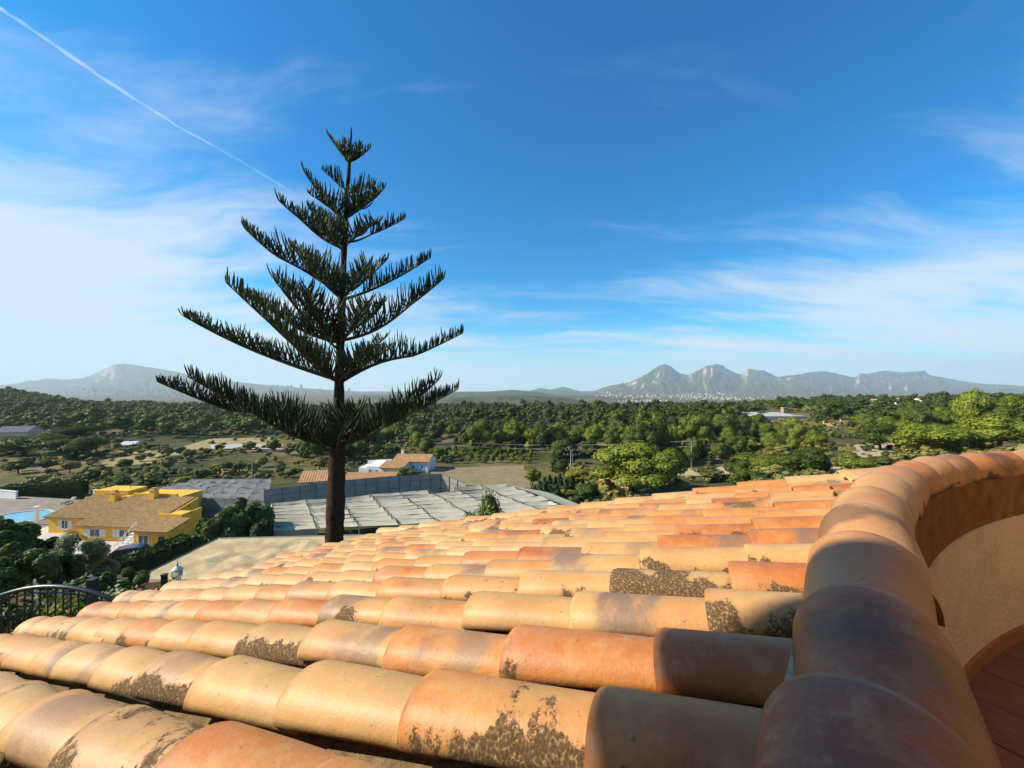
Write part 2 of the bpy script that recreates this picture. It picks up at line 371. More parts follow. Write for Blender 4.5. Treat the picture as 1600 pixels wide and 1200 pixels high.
def mat_tile(name='terracotta_roof_tile', cap=False):
    m, t = material(name)
    co = t.n('ShaderNodeTexCoord').outputs['Object']
    oi = t.n('ShaderNodeObjectInfo')
    ctl = t.n('ShaderNodeSeparateColor', ins={0: oi.outputs['Color']})
    tone, flash, lich = ctl.outputs[0], ctl.outputs[1], ctl.outputs[2]
    off = t.vmath('SCALE', (37.0, 91.0, 53.0), oi.outputs['Random'])
    p = t.vmath('ADD', co, off)
    xyz = t.n('ShaderNodeSeparateXYZ', ins={0: co})
    nb = t.noise(p, 5.5, 4, .6, .4); nm = t.noise(p, 22, 5, .65); nf = t.noise(p, 150, 4, .7)
    tn = t.math('ADD', tone, t.math('MULTIPLY', t.math('SUBTRACT', nb, .5), .75))
    base = t.ramp(tn, [(.0, (.56, .365, .165)), (.22, (.55, .32, .120)), (.42, (.55, .262, .082)), (.60, (.51, .185, .044)), (.78, (.41, .118, .026)), (1.0, (.24, .070, .028))])
    base = t.mix(t.math('MULTIPLY', t.step(nm, .46, .72), .30), base, (.58, .41, .22))
    base = t.mix(t.math('MULTIPLY', t.step(t.noise(p, 3.2, 3, .5), .52, .70), .45), base, (.50, .20, .085))
    # grey-blue kiln flashing: a cloudy band somewhere along the tile
    pos = t.math('SUBTRACT', t.math('MULTIPLY', oi.outputs['Random'], .36), .36)
    dx = t.math('ABSOLUTE', t.math('SUBTRACT', xyz.outputs[0], t.math('ADD', pos, t.math('MULTIPLY', t.math('SUBTRACT', nb, .5), .5))))
    band = t.math('SUBTRACT', 1.0, t.step(dx, .02, .13))
    fl = t.math('MULTIPLY', t.math('MULTIPLY', band, flash), t.math('ADD', .55, nb), clamp=True)
    base = t.mix(t.math('MULTIPLY', fl, .85), base, (.105, .048, .022) if cap else (.20, .14, .10))
    lap = t.math('MULTIPLY', t.step(t.math('ADD', xyz.outputs[0], t.math('MULTIPLY', nm, .05)), -.012, .035), t.step(nb, .38, .62))
    base = t.mix(t.math('MULTIPLY', lap, .8 if cap else .5), base, (.12, .07, .04))
    base = t.mix(t.math('MULTIPLY', t.step(nf, .52, .75), .30), base, (.30, .17, .075))
    # dirt speckles everywhere; lichen crust in patches that break up into grains at their rims
    sp = t.math('MULTIPLY', t.step(t.noise(p, 55, 3, .6), .66, .72), .55)
    base = t.mix(sp, base, (.14, .07, .03))
    stretch = t.vmath('MULTIPLY', p, (1.0, .8, .8))
    patch = t.noise(stretch, 6.0, 4, .6)
    side = t.step(xyz.outputs[2], .088, .012)
    th = t.math('SUBTRACT', .92, t.math('MULTIPLY', lich, .40))
    pv = t.math('ADD', patch, t.math('MULTIPLY', side, .20))
    pm = t.step(t.math('SUBTRACT', pv, th), -.02, .16)
    gr = t.noise(p, 80, 6, .8); gr2 = t.noise(t.vmath('MULTIPLY', p, (1.0, .6, .6)), 230, 3, .8)
    v = t.n('ShaderNodeTexVoronoi', ins={'Vector': p, 'Scale': 170.0, 'Randomness': 1.0})
    gg = t.math('ADD', t.math('MULTIPLY', gr, .7), t.math('MULTIPLY', gr2, .3))
    edge = t.math('MULTIPLY', t.step(pm, .0, .06), t.step(t.math('ADD', gg, t.math('MULTIPLY', pm, .34)), .56, .64))
    crust = t.ramp(t.math('ADD', t.math('MULTIPLY', gr2, .7), t.math('MULTIPLY', v.outputs[0], .45)), [(.42, (.020, .012, .006)), (.58, (.060, .036, .017)), (.68, (.22, .14, .065)), (.78, (.52, .38, .20))])
    base = t.mix(edge, base, crust)
    # soft brown staining round the crust
    base = t.mix(t.math('MULTIPLY', t.step(t.math('SUBTRACT', pv, th), -.10, .10), .35), base, (.30, .17, .07))
    hgt = t.math('ADD', t.math('MULTIPLY', nm, .5), t.math('ADD', t.math('MULTIPLY', nf, .18), t.math('MULTIPLY', t.math('MULTIPLY', edge, gr), 1.6)))
    rough = t.math('ADD', t.math('ADD', .40, t.math('MULTIPLY', nm, .22)), t.math('MULTIPLY', edge, .4), clamp=True)
    return finish(m, t, base, rough, hgt, .75, .006, .40)
M_TILE = mat_tile(); M_CAP = mat_tile('terracotta_coping_tile', True)
M_PAN = simple('weathered_pan_tile', (.24, .17, .085), .95, .5, 30, .1, bstr=.8)
M_MORTAR = simple('pale_lime_mortar', (.68, .58, .34), .95, .2, 25, .1, bstr=.8)

def tile_mesh(name, L, w0, h0, w1, h1, th, seed, mat, nseg=16, nx=6, concave=False):
    """barrel tile: lower (wide) end at x=0, running to x=-L; arch from z=0 to z=h"""
    rs = random.Random(seed); V = []; Fq = []
    ph = rs.uniform(0, 9)
    def ring(x, w, h, y0):
        out = []
        for k in range(nseg + 1):
            a = math.pi * k / nseg
            wob = 1 + .012 * math.sin(3 * a + ph + x * 9)
            zz = h * (max(0.0, math.sin(a)) ** .86) * wob
            out.append((x, y0 + w * math.cos(a) * wob, -zz if concave else zz))
        return out
    xs = [0, -.012] + [-.012 - (L - .024) * (i + 1) / nx for i in range(nx)] + [-L]
    outer, inner = [], []
    for x in xs:
        f = -x / L; w = w0 + (w1 - w0) * f; h = h0 + (h1 - h0) * f
        y0 = .004 * math.sin(ph + f * 3); e = .0035 if x == 0 else 0.0
        outer.append(ring(x + .003 * math.sin(ph + f * 40), w - e, h - e, y0)); inner.append(ring(x, w - th, h - th, y0))
    n = nseg + 1
    for rr in outer + inner: V += rr
    m = len(xs)
    for i in range(m - 1):
        for k in range(nseg):
            a = i * n + k; Fq.append((a, a + n, a + n + 1, a + 1))
            b = (m + i) * n + k; Fq.append((b, b + 1, b + n + 1, b + n))
    for k in range(nseg):
        a, b = k, m * n + k; Fq.append((a, a + 1, b + 1, b))
        a, b = (m - 1) * n + k, (2 * m - 1) * n + k; Fq.append((a, b, b + 1, a + 1))
    for i in range(m - 1):
        a, b = i * n, (m + i) * n; Fq.append((a, b, b + n, a + n))
        a, b = i * n + nseg, (m + i) * n + nseg; Fq.append((a, a + n, b + n, b))
    if concave: Fq = [f[::-1] for f in Fq]
    me = np_mesh(name, V, Fq, mat, True)
    return me
TILE_H = .079
TILES = [tile_mesh('roof_tile', .43, .088 + .003 * (i % 3 - 1), TILE_H, .076, .064, .013, i, M_TILE) for i in range(6)]
PANS = [tile_mesh('pan_tile', .42, .092, .05, .098, .05, .012, 40 + i, M_PAN, 10, 3, True) for i in range(3)]
CAPS = [tile_mesh('coping_tile', .40, CAPW + .004, .122, .088, .100, .016, 70 + i, M_CAP, 20, 7) for i in range(4)]

house = empty('tiled_house', (0, 0, -7), 0, 'near house with sunlit terracotta barrel tile roof and curved terrace parapet', 'house')
HZ = Vector((0, 0, 7))                     # house origin sits on the ground 7 m below the camera
def hobj(b, name, mat, parent=house, smooth=False, bevel=0.0):
    o = b.obj(name, mat, parent, HZ if parent is house else None, smooth, bevel); return o
U_EAVE, K_LAST = 11.1 * H, 13
# roof deck under the tiles
def deck():
    b = MB(); lo, hi = [], []
    vs = np.linspace(V0 - 3.2 * DV, V0 + (K_LAST + .8) * DV, 26)
    for v in vs:
        lo.append((u_ridge(v, .085), v)); hi.append((U_EAVE - .06, v))
    V = []
    for dn in (-.175, -.33):
        for (a, v), (c, _) in zip(lo, hi): V += [roof_pt(a, v, dn), roof_pt(c, v, dn)]
    n = len(vs); Fc = []
    for i in range(n - 1):
        Fc.append((2 * i, 2 * i + 1, 2 * i + 3, 2 * i + 2)); k = 2 * n
        Fc.append((k + 2 * i, k + 2 * i + 2, k + 2 * i + 3, k + 2 * i + 1))
        Fc.append((2 * i + 1, k + 2 * i + 1, k + 2 * i + 3, 2 * i + 3)); Fc.append((2 * i, 2 * i + 2, k + 2 * i + 2, k + 2 * i))
    Fc += [(0, 2 * n, 2 * n + 1, 1), (2 * n - 2, 2 * n - 1, 4 * n - 1, 4 * n - 2)]
    b.add(V, Fc)
    return hobj(b, 'roof_deck', M_PAN)
roof = deck(); roof.name = 'roof'
rng = random.Random(11)
def set_tile(o, P, jit=1.0, pitch=.036):
    rot = Matrix((AX, AY, NRM)).transposed().to_4x4()
    J = Matrix.Rotation(rng.gauss(0, .012) * jit, 4, 'Z') @ Matrix.Rotation(-pitch + rng.gauss(0, .004) * jit, 4, 'Y') @ Matrix.Rotation(rng.gauss(0, .03) * jit, 4, 'X')
    o.matrix_basis = Matrix.Translation(P) @ rot @ J
START = {-2: .9, -1: .40, 0: .44, 1: .27, 2: -.01, 3: -.20, 4: -.36, 5: -.48, 6: -.60, 7: -.78, 8: -1.0}
# looks copied from the photograph for the nearest tiles: (row, index from parapet): (tone, flash, lichen)
LOOK = {(0, 0): (.62, .25, .70), (0, 1): (.48, .0, .74), (0, 2): (.22, .15, .2), (0, 3): (.25, .2, .3), (0, 4): (.25, .5, .72), (0, 5): (.22, .1, .75), (0, 6): (.2, .6, .1),
        (1, 0): (.74, .1, .45), (1, 1): (.60, .0, .42), (1, 2): (.50, .7, .3), (1, 3): (.2, .75, .25), (1, 4): (.22, .2, .95), (1, 5): (.3, .1, .1),
        (2, 0): (.3, .2, .95), (2, 1): (.35, 1.0, .15), (2, 2): (.25, .2, .1), (2, 3): (.42, .3, .2), (2, 4): (.3, .8, .75), (3, 0): (.68, .0, .45), (3, 1): (.2, .0, 1.0), (3, 2): (.3, .0, .5), (3, 3): (.35, .0, .65),
        (4, 0): (.3, .0, .72), (4, 1): (.28, .1, .55), (4, 2): (.25, 1.0, .0), (4, 3): (.38, .2, .0), (5, 0): (.72, .8, .0), (5, 1): (.66, .7, .1), (5, 2): (.32, .5, .5),
        (-1, 0): (.45, .1, .8), (-1, 1): (.5, .2, .2), (-1, 2): (.55, .1, .2), (-1, 3): (.25, .25, .75), (-1, 4): (.2, .6, .2)}
def step_u(u): return float(np.interp(u / H, [0, 3, 5, 11], [.98, .97, .84, .80])) * H
for k in range(-3, K_LAST):
    v = V0 + k * DV; ur = u_ridge(v)
    u = START.get(k, -.14 * k + .1 + rng.uniform(-.2, .2)) * H
    while u - .98 * H > ur + .12: u -= .98 * H
    while u < ur + .12: u += .3 * H
    j = 0; row_dn = rng.gauss(0, .003)
    while u < U_EAVE + .1:
        o = link('roof_tile', TILES[rng.randrange(6)], roof)
        P = roof_pt(u + rng.gauss(0, .006), v + rng.gauss(0, .005), -TILE_H + row_dn + rng.gauss(0, .003))
        set_tile(o, P)
        if j == 0: o.scale.x = min(1.15, max(.5, (u - ur + .17) / .43))
        far = k > 5
        r = rng.random()
        lk = LOOK.get((k, j))
        if lk is None:
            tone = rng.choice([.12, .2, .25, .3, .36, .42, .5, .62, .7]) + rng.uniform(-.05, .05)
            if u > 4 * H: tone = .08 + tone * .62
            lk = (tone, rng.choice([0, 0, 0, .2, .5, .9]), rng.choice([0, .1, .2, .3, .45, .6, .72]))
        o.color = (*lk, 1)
        u += step_u(u); j += 1
    # concave pan tiles between this row and the next, where gaps show them
    if k <= 6:
        vp = v + DV * .5; u = u_ridge(vp) + .25 + rng.uniform(0, .2)
        while u < U_EAVE + .05:
            o = link('pan_tile', PANS[rng.randrange(3)], roof)
            set_tile(o, roof_pt(u, vp + rng.gauss(0, .004), -.104 + rng.gauss(0, .003)), .6, .03); o.color = (.3, 0, .5, 1)
            u += .34
# raised verge row at the far end
v = V0 + (K_LAST + .62) * DV; ur = u_ridge(v); u = ur + .33; j = 0
while u < U_EAVE + .1:
    o = link('verge_tile', TILES[rng.randrange(6)], roof)
    set_tile(o, roof_pt(u, v + rng.gauss(0, .006), -.062 + rng.gauss(0, .004)), 1.0, .03)
    o.color = (rng.uniform(.15, .6), rng.choice([0, 0, .3]), rng.choice([.1, .3, .5, .6]), 1)
    if j == 0: o.scale.x = 1.15
    u += .36; j += 1
b = MB()
va, vb = V0 + (K_LAST + .12) * DV, V0 + (K_LAST + .98) * DV
P = [roof_pt(u_ridge(va) - .02, va, -.2), roof_pt(U_EAVE, va, -.2), roof_pt(U_EAVE, vb, -.2), roof_pt(u_ridge(vb) - .02, vb, -.2)]
b.hexa(P + [p + NRM * .145 for p in P]); hobj(b, 'mortar_fillet', M_MORTAR, roof, bevel=.01).location = (0, 0, 0)

# curved parapet with coping tiles round the terrace
M_OCHRE = simple('rough_ochre_render', (.30, .15, .045), .95, .4, 9, .1, bstr=.9)
M_CREAM = simple('cream_render', (.82, .67, .45), .95, .12, 5, .1, bstr=.7)
M_SKIRT = simple('terracotta_skirting', (.36, .16, .07), .7, .25, 8, .3)
A0, A1 = rad(-82), rad(-6.6)
def drop(a):
    q = max(0.0, min(1.0, (a - AT) / (rad(-12) - AT))); return .072 * q * q * (3 - 2 * q)
def ring_wall(r0, r1, z0, z1, n=80, zr=None):
    b = MB(); V = []; Fc = []
    for i in range(n + 1):
        a = A0 + (A1 - A0) * i / n
        for r, z in ((r0, z0), (r1, z0), (r1, z1), (r0, z1)): V.append((*ring_pt(r, a), z - (drop(a) if z > -.6 else 0)))
    for i in range(n):
        for k in range(4): Fc.append((i * 4 + k, i * 4 + (k + 1) % 4, i * 4 + 4 + (k + 1) % 4, i * 4 + 4 + k))
    Fc += [(3, 2, 1, 0), (4 * n, 4 * n + 1, 4 * n + 2, 4 * n + 3)]
    return b.add(V, Fc)
Z_FL, Z_BAND, Z_CAP = -1.50, -.775, -.337
parapet = hobj(ring_wall(RR - .100, RR + .092, -1.9, -.475), 'parapet', M_OCHRE)
def pchild(b, name, mat): return hobj(b, name, mat, parapet)
pchild(ring_wall(RR - .112, RR - .1001, Z_FL - .05, Z_BAND), 'lower_wall', M_CREAM)
pchild(ring_wall(RR + .0921, RR + .104, -1.2, -.472), 'mortar_edge', M_MORTAR)
pchild(ring_wall(RR - .128, RR - .1121, Z_FL - .04, Z_FL + .075), 'skirting', M_SKIRT)
pchild(ring_wall(RR - .07, RR + .07, -.4749, -.41), 'mortar_bed', M_MORTAR)
for j in range(-6, 15):
    a = rad(-56.8 + 3.5 * j)
    o = link('coping_tile', CAPS[j % 4], parapet)
    q_ = (ring_pt(RR, a) - ring_pt(RR, a - .065)).normalized(); X = Vector((q_.x, q_.y, 0)); Y = Vector((0, 0, 1)).cross(X)
    P = Vector((*ring_pt(RR, a), Z_CAP - drop(a) - .122 + rng.gauss(0, .003)))
    P += X * rng.gauss(0, .014)
    o.matrix_basis = Matrix.Translation(P) @ Matrix((X, Y, Vector((0, 0, 1)))).transposed().to_4x4() @ Matrix.Rotation(-.045 + rng.gauss(0, .008), 4, 'Y') @ Matrix.Rotation(rng.gauss(0, .03), 4, 'Z') @ Matrix.Rotation(rng.gauss(0, .035), 4, 'X')
    lk = {0: (.98, 1.0, .1), 1: (.90, .9, .1), 2: (.52, .2, .15), 3: (.36, .8, .1), 4: (.40, .25, .2), 5: (.3, .8, .3), 6: (.45, .2, .3), -1: (.7, .6, .1)}.get(j)
    if lk is None: lk = (rng.uniform(.3, .75), rng.choice([0, .5, .9]), rng.choice([.2, .45, .6]))
    o.color = (*lk, 1)
# terrace floor of square terracotta tiles
b = MB(); n = 48
b.prism([(4.25, -4.6), (4.25, ring_pt(RR - .09, A1).y)] + [tuple(ring_pt(RR - .09, A1 + (A0 - A1) * i / n)) for i in range(n + 1)], Z_FL - .2, Z_FL - .012)
floor = hobj(b, 'terrace_floor', simple('floor_grout', (.16, .11, .075), .95, .2, 20))
M_FLT = simple('terracotta_floor_tile', (.20, .085, .042), .6, .35, 6, .4, bstr=.2)
fb = MB().box((0, 0, 0), (.292, .292, .02)).mesh('floor_tile', M_FLT)
fr = rad(27)
for i in range(-9, 14):
    for j in range(-9, 10):
        lx, ly = i * .3, j * .3
        x = 1.75 + lx * math.cos(fr) - ly * math.sin(fr); y = 1.2 + lx * math.sin(fr) + ly * math.cos(fr)
        if off_path(x, y) < -.13 and x < 4.0 and y > -.6:
            o = link('floor_tile', fb, floor, (x, y, Z_FL - .010 + rng.gauss(0, .0008)), (rng.gauss(0, .002), rng.gauss(0, .002), fr))
# storey walls under the terrace and roof, and the upper storey with an unseen rounded slab added to shade the corner
M_WALL = simple('ochre_house_render', (.36, .23, .11), .9, .08, 3, .2, bstr=.5)
b = MB()
P0 = [roof_pt(1.0, V0 + 1 * DV), roof_pt(3.4, V0 + 1 * DV), roof_pt(3.4, V0 + (K_LAST - 1) * DV), roof_pt(1.0, V0 + (K_LAST - 1) * DV)]
b.hexa([Vector((p.x, p.y, -7.2)) for p in P0] + [p - Vector((0, 0, .36)) for p in P0])
hobj(b, 'lower_wall', M_WALL)
b = MB(); b.prism([(4.2, -4.5), (4.2, ring_pt(RR - .2, A1).y)] + [tuple(ring_pt(RR - .2, A1 + (A0 - A1) * i / n)) for i in range(n + 1)], -7.2, Z_FL - .21)
hobj(b, 'tower_wall', M_WALL)
b = MB(); b.b2(-3.3, 4.19, -4.6, -2.4, -3.0, 2.2); hobj(b, 'upper_wall', M_WALL)
b = MB(); b.b2(4.2, 4.5, -4.6, 2.75, -3.0, 3.4); hobj(b, 'bounce_wall', M_WALL)  # unseen wall added to bounce warm sunlight into the shaded terrace
# added slab's rim, traced back along the sun from the wanted roof shadow
SH = [(-.02, .35, -.46), (.0, .49, -.48), (.06, .55, -.48), (.19, .73, -.50), (.30, .83, -.50), (.42, .89, -.50), (.56, .885, -.46), (.72, .80, -.337), (1.1, .70, -.337)]
ZC = 2.203; rim = []
for x, y, z in SH:
    hd = (ZC - z) / math.tan(SUN_EL); rim.append((x + hd * math.sin(SUN_AZ), y + hd * math.cos(SUN_AZ)))
b = MB(); b.prism(([(rim[0][0], -4.6)] + rim + [(1.0, rim[-1][1] - .25), (1.0, -4.6)])[::-1], ZC, ZC + .18)
hobj(b, 'shade_slab', M_WALL)
print('canopy rim', rim)

# ------------------------------------------------------------------ vegetation
def mat_leaf(name, lo, hi, trans=.25, scale=.06, trunk=False):
    m, t = material(name)
    geo = t.n('ShaderNodeNewGeometry'); oi = t.n('ShaderNodeObjectInfo')
    n1 = t.noise(geo.outputs['Position'], scale, 5, .75)
    f = t.math('ADD', t.math('MULTIPLY', geo.outputs['Random Per Island'], .20), t.math('ADD', t.math('MULTIPLY', n1, .45), t.math('MULTIPLY', t.math('SUBTRACT', oi.outputs['Random'], .2), .55)))
    c = t.ramp(f, [(.15, lo), (.75, hi)])
    d = t.n('ShaderNodeBsdfDiffuse', ins={'Color': c}); tr = t.n('ShaderNodeBsdfTranslucent', ins={'Color': c})
    gl = t.n('ShaderNodeBsdfGlossy', ins={'Color': (.8, .85, .8, 1), 'Roughness': .5})
    mx = t.n('ShaderNodeMixShader', ins={0: trans, 1: d.outputs[0], 2: tr.outputs[0]})
    mx2 = t.n('ShaderNodeMixShader', ins={0: .025, 1: mx.outputs[0], 2: gl.outputs[0]})
    o = t.n('ShaderNodeOutputMaterial'); t.set(o.inputs[0], mx2); return m
L_PINE = mat_leaf('pine_foliage', (.040, .070, .008), (.22, .255, .026))
L_PINE_D = mat_leaf('dark_pine_foliage', (.025, .050, .010), (.125, .165, .026))
L_OLIVE = mat_leaf('olive_foliage', (.11, .13, .05), (.32, .34, .17), .35)
L_BROAD = mat_leaf('broadleaf_foliage', (.022, .055, .010), (.105, .175, .028), .3)
L_CYP = mat_leaf('cypress_foliage', (.014, .030, .009), (.045, .075, .018), .1)
L_SCRUB = mat_leaf('scrub_foliage', (.070, .085, .018), (.27, .24, .065), .2, .05)
L_LIME = mat_leaf('yellow_green_foliage', (.12, .14, .015), (.30, .29, .04), .3)
L_HEDGE = mat_leaf('hedge_foliage', (.020, .050, .008), (.075, .130, .018), .2)
L_ARAU = mat_leaf('norfolk_pine_needles', (.040, .058, .028), (.105, .135, .060), .25, 1.0)
M_BARK = simple('pine_bark', (.105, .070, .048), .95, .4, 9, .1, bstr=.9, bdist=.03)
M_TWIG = simple('brown_twig', (.10, .065, .04), .9, .3, 9, .1)

def cube_sphere():
    P = {}; V = []; Fq = []
    def vid(p):
        k = tuple(p)
        if k not in P: P[k] = len(V); v = Vector(p).normalized(); V.append((v.x, v.y, v.z))
        return P[k]
    for ax in range(3):
        for sg in (-1, 1):
            for i in range(2):
                for j in range(2):
                    q = []
                    for (a, b_) in ((i, j), (i + 1, j), (i + 1, j + 1), (i, j + 1)):
                        p = [0, 0, 0]; p[ax] = sg; p[(ax + 1) % 3] = a - 1; p[(ax + 2) % 3] = b_ - 1; q.append(vid(p))
                    Fq.append(tuple(q if sg > 0 else q[::-1]))
    return np.array(V), np.array(Fq)
CS_V, CS_F = cube_sphere()
def leafcloud(lobes, n_per, size, rs, core=.80, up=.25, aspect=1.6):
    """crown of many leaf-clump faces around lumpy lobes; lobes = (cx,cy,cz,rx,ry,rz)"""
    VV, FF = [], []; off = 0
    for (cx, cy, cz, rx, ry, rz) in lobes:
        c = np.array([cx, cy, cz]); r = np.array([rx, ry, rz])
        if core:
            v = CS_V * r * core * (1 + rs.uniform(-.16, .16, (len(CS_V), 1))) + c
            VV.append(v); FF.append(CS_F + off); off += len(v)
        n = int(n_per * (rx * ry * rz) ** (2 / 3) / (np.mean([l[3] * l[4] * l[5] for l in lobes]) ** (2 / 3)))
        d = rs.normal(size=(n, 3)); d[:, 2] += up; d /= np.linalg.norm(d, axis=1)[:, None]
        p = c + d * r * rs.uniform(.72, 1.10, (n, 1))
        nn = d + np.array([0, 0, .25]) + rs.normal(size=(n, 3)) * .32; nn /= np.linalg.norm(nn, axis=1)[:, None]
        tt = np.cross(nn, rs.normal(size=(n, 3))); tt /= np.linalg.norm(tt, axis=1)[:, None]; bb = np.cross(nn, tt)
        s = size * rs.uniform(.55, 1.35, (n, 1))
        q = np.stack([p - tt * s * aspect, p - bb * s + nn * s * .3, p + tt * s * aspect, p + bb * s + nn * s * .3], 1).reshape(-1, 3)
        VV.append(q); FF.append(np.arange(4 * n).reshape(-1, 4) + off); off += 4 * n
    return np.concatenate(VV), np.concatenate(FF)
def pine_lobes(rs, n=17, flat=.70):
    """unit Aleppo-pine crown: width 1, from z=.28 to 1"""
    L = []
    for i in range(n):
        a = i * 2.4 + rs.uniform(-.4, .4); t = (i + .5) / n
        rr = .38 * math.sqrt(t) * rs.uniform(.7, 1.1); z = .92 - .62 * t ** 1.2 * rs.uniform(.4, 1.2)
        s = rs.uniform(.12, .22)
        L.append((rr * math.cos(a), rr * math.sin(a), z - .05, s, s, s * flat * rs.uniform(.8, 1.3)))
    L.append((0, 0, .60, .27, .27, .24))
    return L
def round_lobes(rs, n=14):
    L = [(0, 0, .58, .30, .30, .30)]
    for i in range(n):
        d = rs.normal(size=3); d[2] *= .8; d /= np.linalg.norm(d)
        s = rs.uniform(.13, .21); L.append((d[0] * .30, d[1] * .30, .60 + d[2] * .26, s, s, s * .85))
    return L
def loose_lobes(rs, n=26):
    L = []
    for i in range(n):
        a = rs.uniform(0, 6.28); q = math.sqrt(rs.rand()); z = rs.uniform(.25, .95) * (1 - .35 * q * q)
        s = rs.uniform(.07, .15); L.append((.40 * q * math.cos(a), .40 * q * math.sin(a), z, s, s, s * 1.1))
    return L
def cone_lobes(rs, n=9):
    return [(rs.uniform(-.06, .06), rs.uniform(-.06, .06), .08 + .86 * i / n, (.36 * (1 - i / n) ** .6 + .05) * (1.0 if i else .7), (.36 * (1 - i / n) ** .6 + .05) * (1.0 if i else .7), .11) for i in range(n)]
def trunk_mb(rs, h=.5, r=.035, forks=3):
    b = MB(); lean = rs.uniform(-.05, .05, 2)
    b.tube([(0, 0, -.06), (lean[0] * .3, lean[1] * .3, h * .4), (lean[0], lean[1], h)], [r * 1.3, r, r * .7], 7)
    for i in range(forks):
        a = i * 2.1 + rs.uniform(0, 1); e = (lean[0] + .26 * math.cos(a), lean[1] + .26 * math.sin(a), h + rs.uniform(.12, .26))
        b.tube([(lean[0] * .8, lean[1] * .8, h * .75), ((lean[0] + e[0]) / 2, (lean[1] + e[1]) / 2, h * .98), e], [r * .6, r * .45, r * .2], 5)
    return b
def variants(kind, count, n_per, size, seed):
    out = []
    for i in range(count):
        rs = np.random.RandomState(seed + i)
        lobes = {'pine': pine_lobes, 'round': round_lobes, 'cone': cone_lobes, 'loose': loose_lobes}[kind](rs)
        V, Fq = leafcloud(lobes, n_per, size, rs, core=.82 if n_per < 600 else .62)
        out.append((V, Fq, trunk_mb(rs, .5 if kind == 'pine' else .4 if kind == 'round' else .12, .028, 4 if kind != 'cone' else 0)))
    return out
def kindset(kind, mat, count, n_per, size, seed, name):
    res = []
    for V, Fq, tb in variants(kind, count, n_per, size, seed):
        res.append((np_mesh('crown', V, Fq, mat), tb.mesh('trunk', M_BARK, True)))
    return res
K = {'pine': kindset('pine', L_PINE, 6, 420, .0135, 100, 'pine'), 'darkpine': kindset('pine', L_PINE_D, 4, 420, .0135, 130, 'pine'),
     'darkround': kindset('round', L_PINE_D, 4, 420, .0145, 145, 'round'),
     'round': kindset('round', L_PINE, 5, 420, .0145, 160, 'round'), 'broad': kindset('loose', L_BROAD, 3, 620, .017, 190, 'broad'),
     'olive': kindset('loose', L_OLIVE, 3, 620, .011, 220, 'olive'), 'cypress': kindset('cone', L_CYP, 3, 130, .035, 250, 'cypress'),
     'bush': kindset('round', L_SCRUB, 4, 90, .035, 280, 'bush'), 'lime': kindset('round', L_LIME, 2, 150, .03, 300, 'lime'), 'darkbush': kindset('round', L_PINE_D, 3, 120, .03, 310, 'bush')}
trng = random.Random(5)
def tree(kind, P, w, h, label, cat='tree', group=None, name=None):
    cr, tk = trng.choice(K[kind])
    nm = name or {'pine': 'pine_tree', 'darkpine': 'pine_tree', 'darkround': 'pine_tree', 'round': 'pine_tree', 'broad': 'broadleaf_tree', 'olive': 'olive_tree', 'cypress': 'cypress_tree', 'bush': 'bush', 'lime': 'bush', 'darkbush': 'bush'}[kind]
    r = empty(nm, P, trng.uniform(0, 6.28), label, cat, group)
    r.scale = (w, w, h)
    link('crown', cr, r); link('trunk', tk, r)
    return r
def tree_px(kind, px, base, wpx, top, label, d=None, **kw):
    """a tree standing at ground pixel (px, base) whose crown is wpx wide and reaches row top"""
    P = onground(px, d) if d else hit(px, base)
    w = wpx / F * P.y; h = -(top - YH) / F * P.y - P.z
    return tree(kind, P, w / .92, h / 1.02, label, **kw)

# trees one can single out
NAMED = [
    ('broad', 364, 0, 96, 768, 'dark leafy round tree beside the yellow villa', 41),
    ('broad', 405, 0, 52, 800, 'small dark shrub tree beside the pale net corner', 40),
    ('olive', 108, 0, 98, 838, 'feathery grey-green olive tree in front of the yellow villa', 14.5),
    ('olive', 150, 0, 52, 852, 'smaller olive tree touching the dark hedge', 16),
    ('olive', -8, 0, 78, 800, 'olive tree cut by the left edge below the pool', 21),
    ('round', 757, 0, 72, 765, 'small bright pine top poking up behind the roof tiles', 25),
    ('pine', 985, 772, 118, 688, 'big umbrella pine above the small beige cottage', None),
    ('pine', 1045, 775, 62, 700, 'tall pine with bare trunk right of the big umbrella pine', None),
    ('round', 1195, 752, 92, 704, 'broad bright pine in the clump behind the roof verge', None),
    ('round', 1160, 757, 52, 715, 'leftmost low pine in the clump behind the roof verge', None),
    ('round', 1268, 742, 62, 696, 'pine between the sandy bank and the bright clump', None),
    ('round', 1332, 741, 56, 708, 'rounded pine in front of the sandy bank', None),
    ('round', 1455, 716, 100, 654, 'large pine with layered crown right of the sandy bank', None),
    ('round', 1560, 708, 105, 646, 'large pine rising behind the curved coping tiles at right', None),
    ('darkround', 1375, 705, 58, 662, 'dark pine left of the large layered pine', None),
    ('round', 1500, 706, 50, 676, 'small pine between the two large pines at right', None),
    ('darkround', 118, 716, 82, 681, 'dark wide tree standing in the dry field at left', None),
    ('darkround', 40, 712, 90, 676, 'dark tree by the low buildings at the left edge', None),
    ('darkround', 100, 690, 70, 664, 'dark tree behind the one in the dry field', None),
    ('bush', 628, 747, 34, 730, 'round clipped bush in front of the white farmhouse', None),
    ('lime', 832, 760, 30, 732, 'yellow-green shrub left of the dark cypresses', None),
    ('lime', 905, 752, 46, 733, 'yellow-green bush behind the dark cypresses', None),
    ('darkbush', 912, 788, 40, 752, 'dark round shrub at the right end of the cypresses', None),
    ('bush', 1105, 752, 44, 727, 'grey-green bush on the sandy ground behind the roof', None),
    ('bush', 1375, 735, 44, 712, 'scrubby bush at the foot of the sandy bank', None),
]
for k, px, base, w, top, lab, d in NAMED:
    tree_px(k, px, base, w, top, lab, d, cat='bush' if 'bush' in lab or 'shrub' in lab else 'tree')
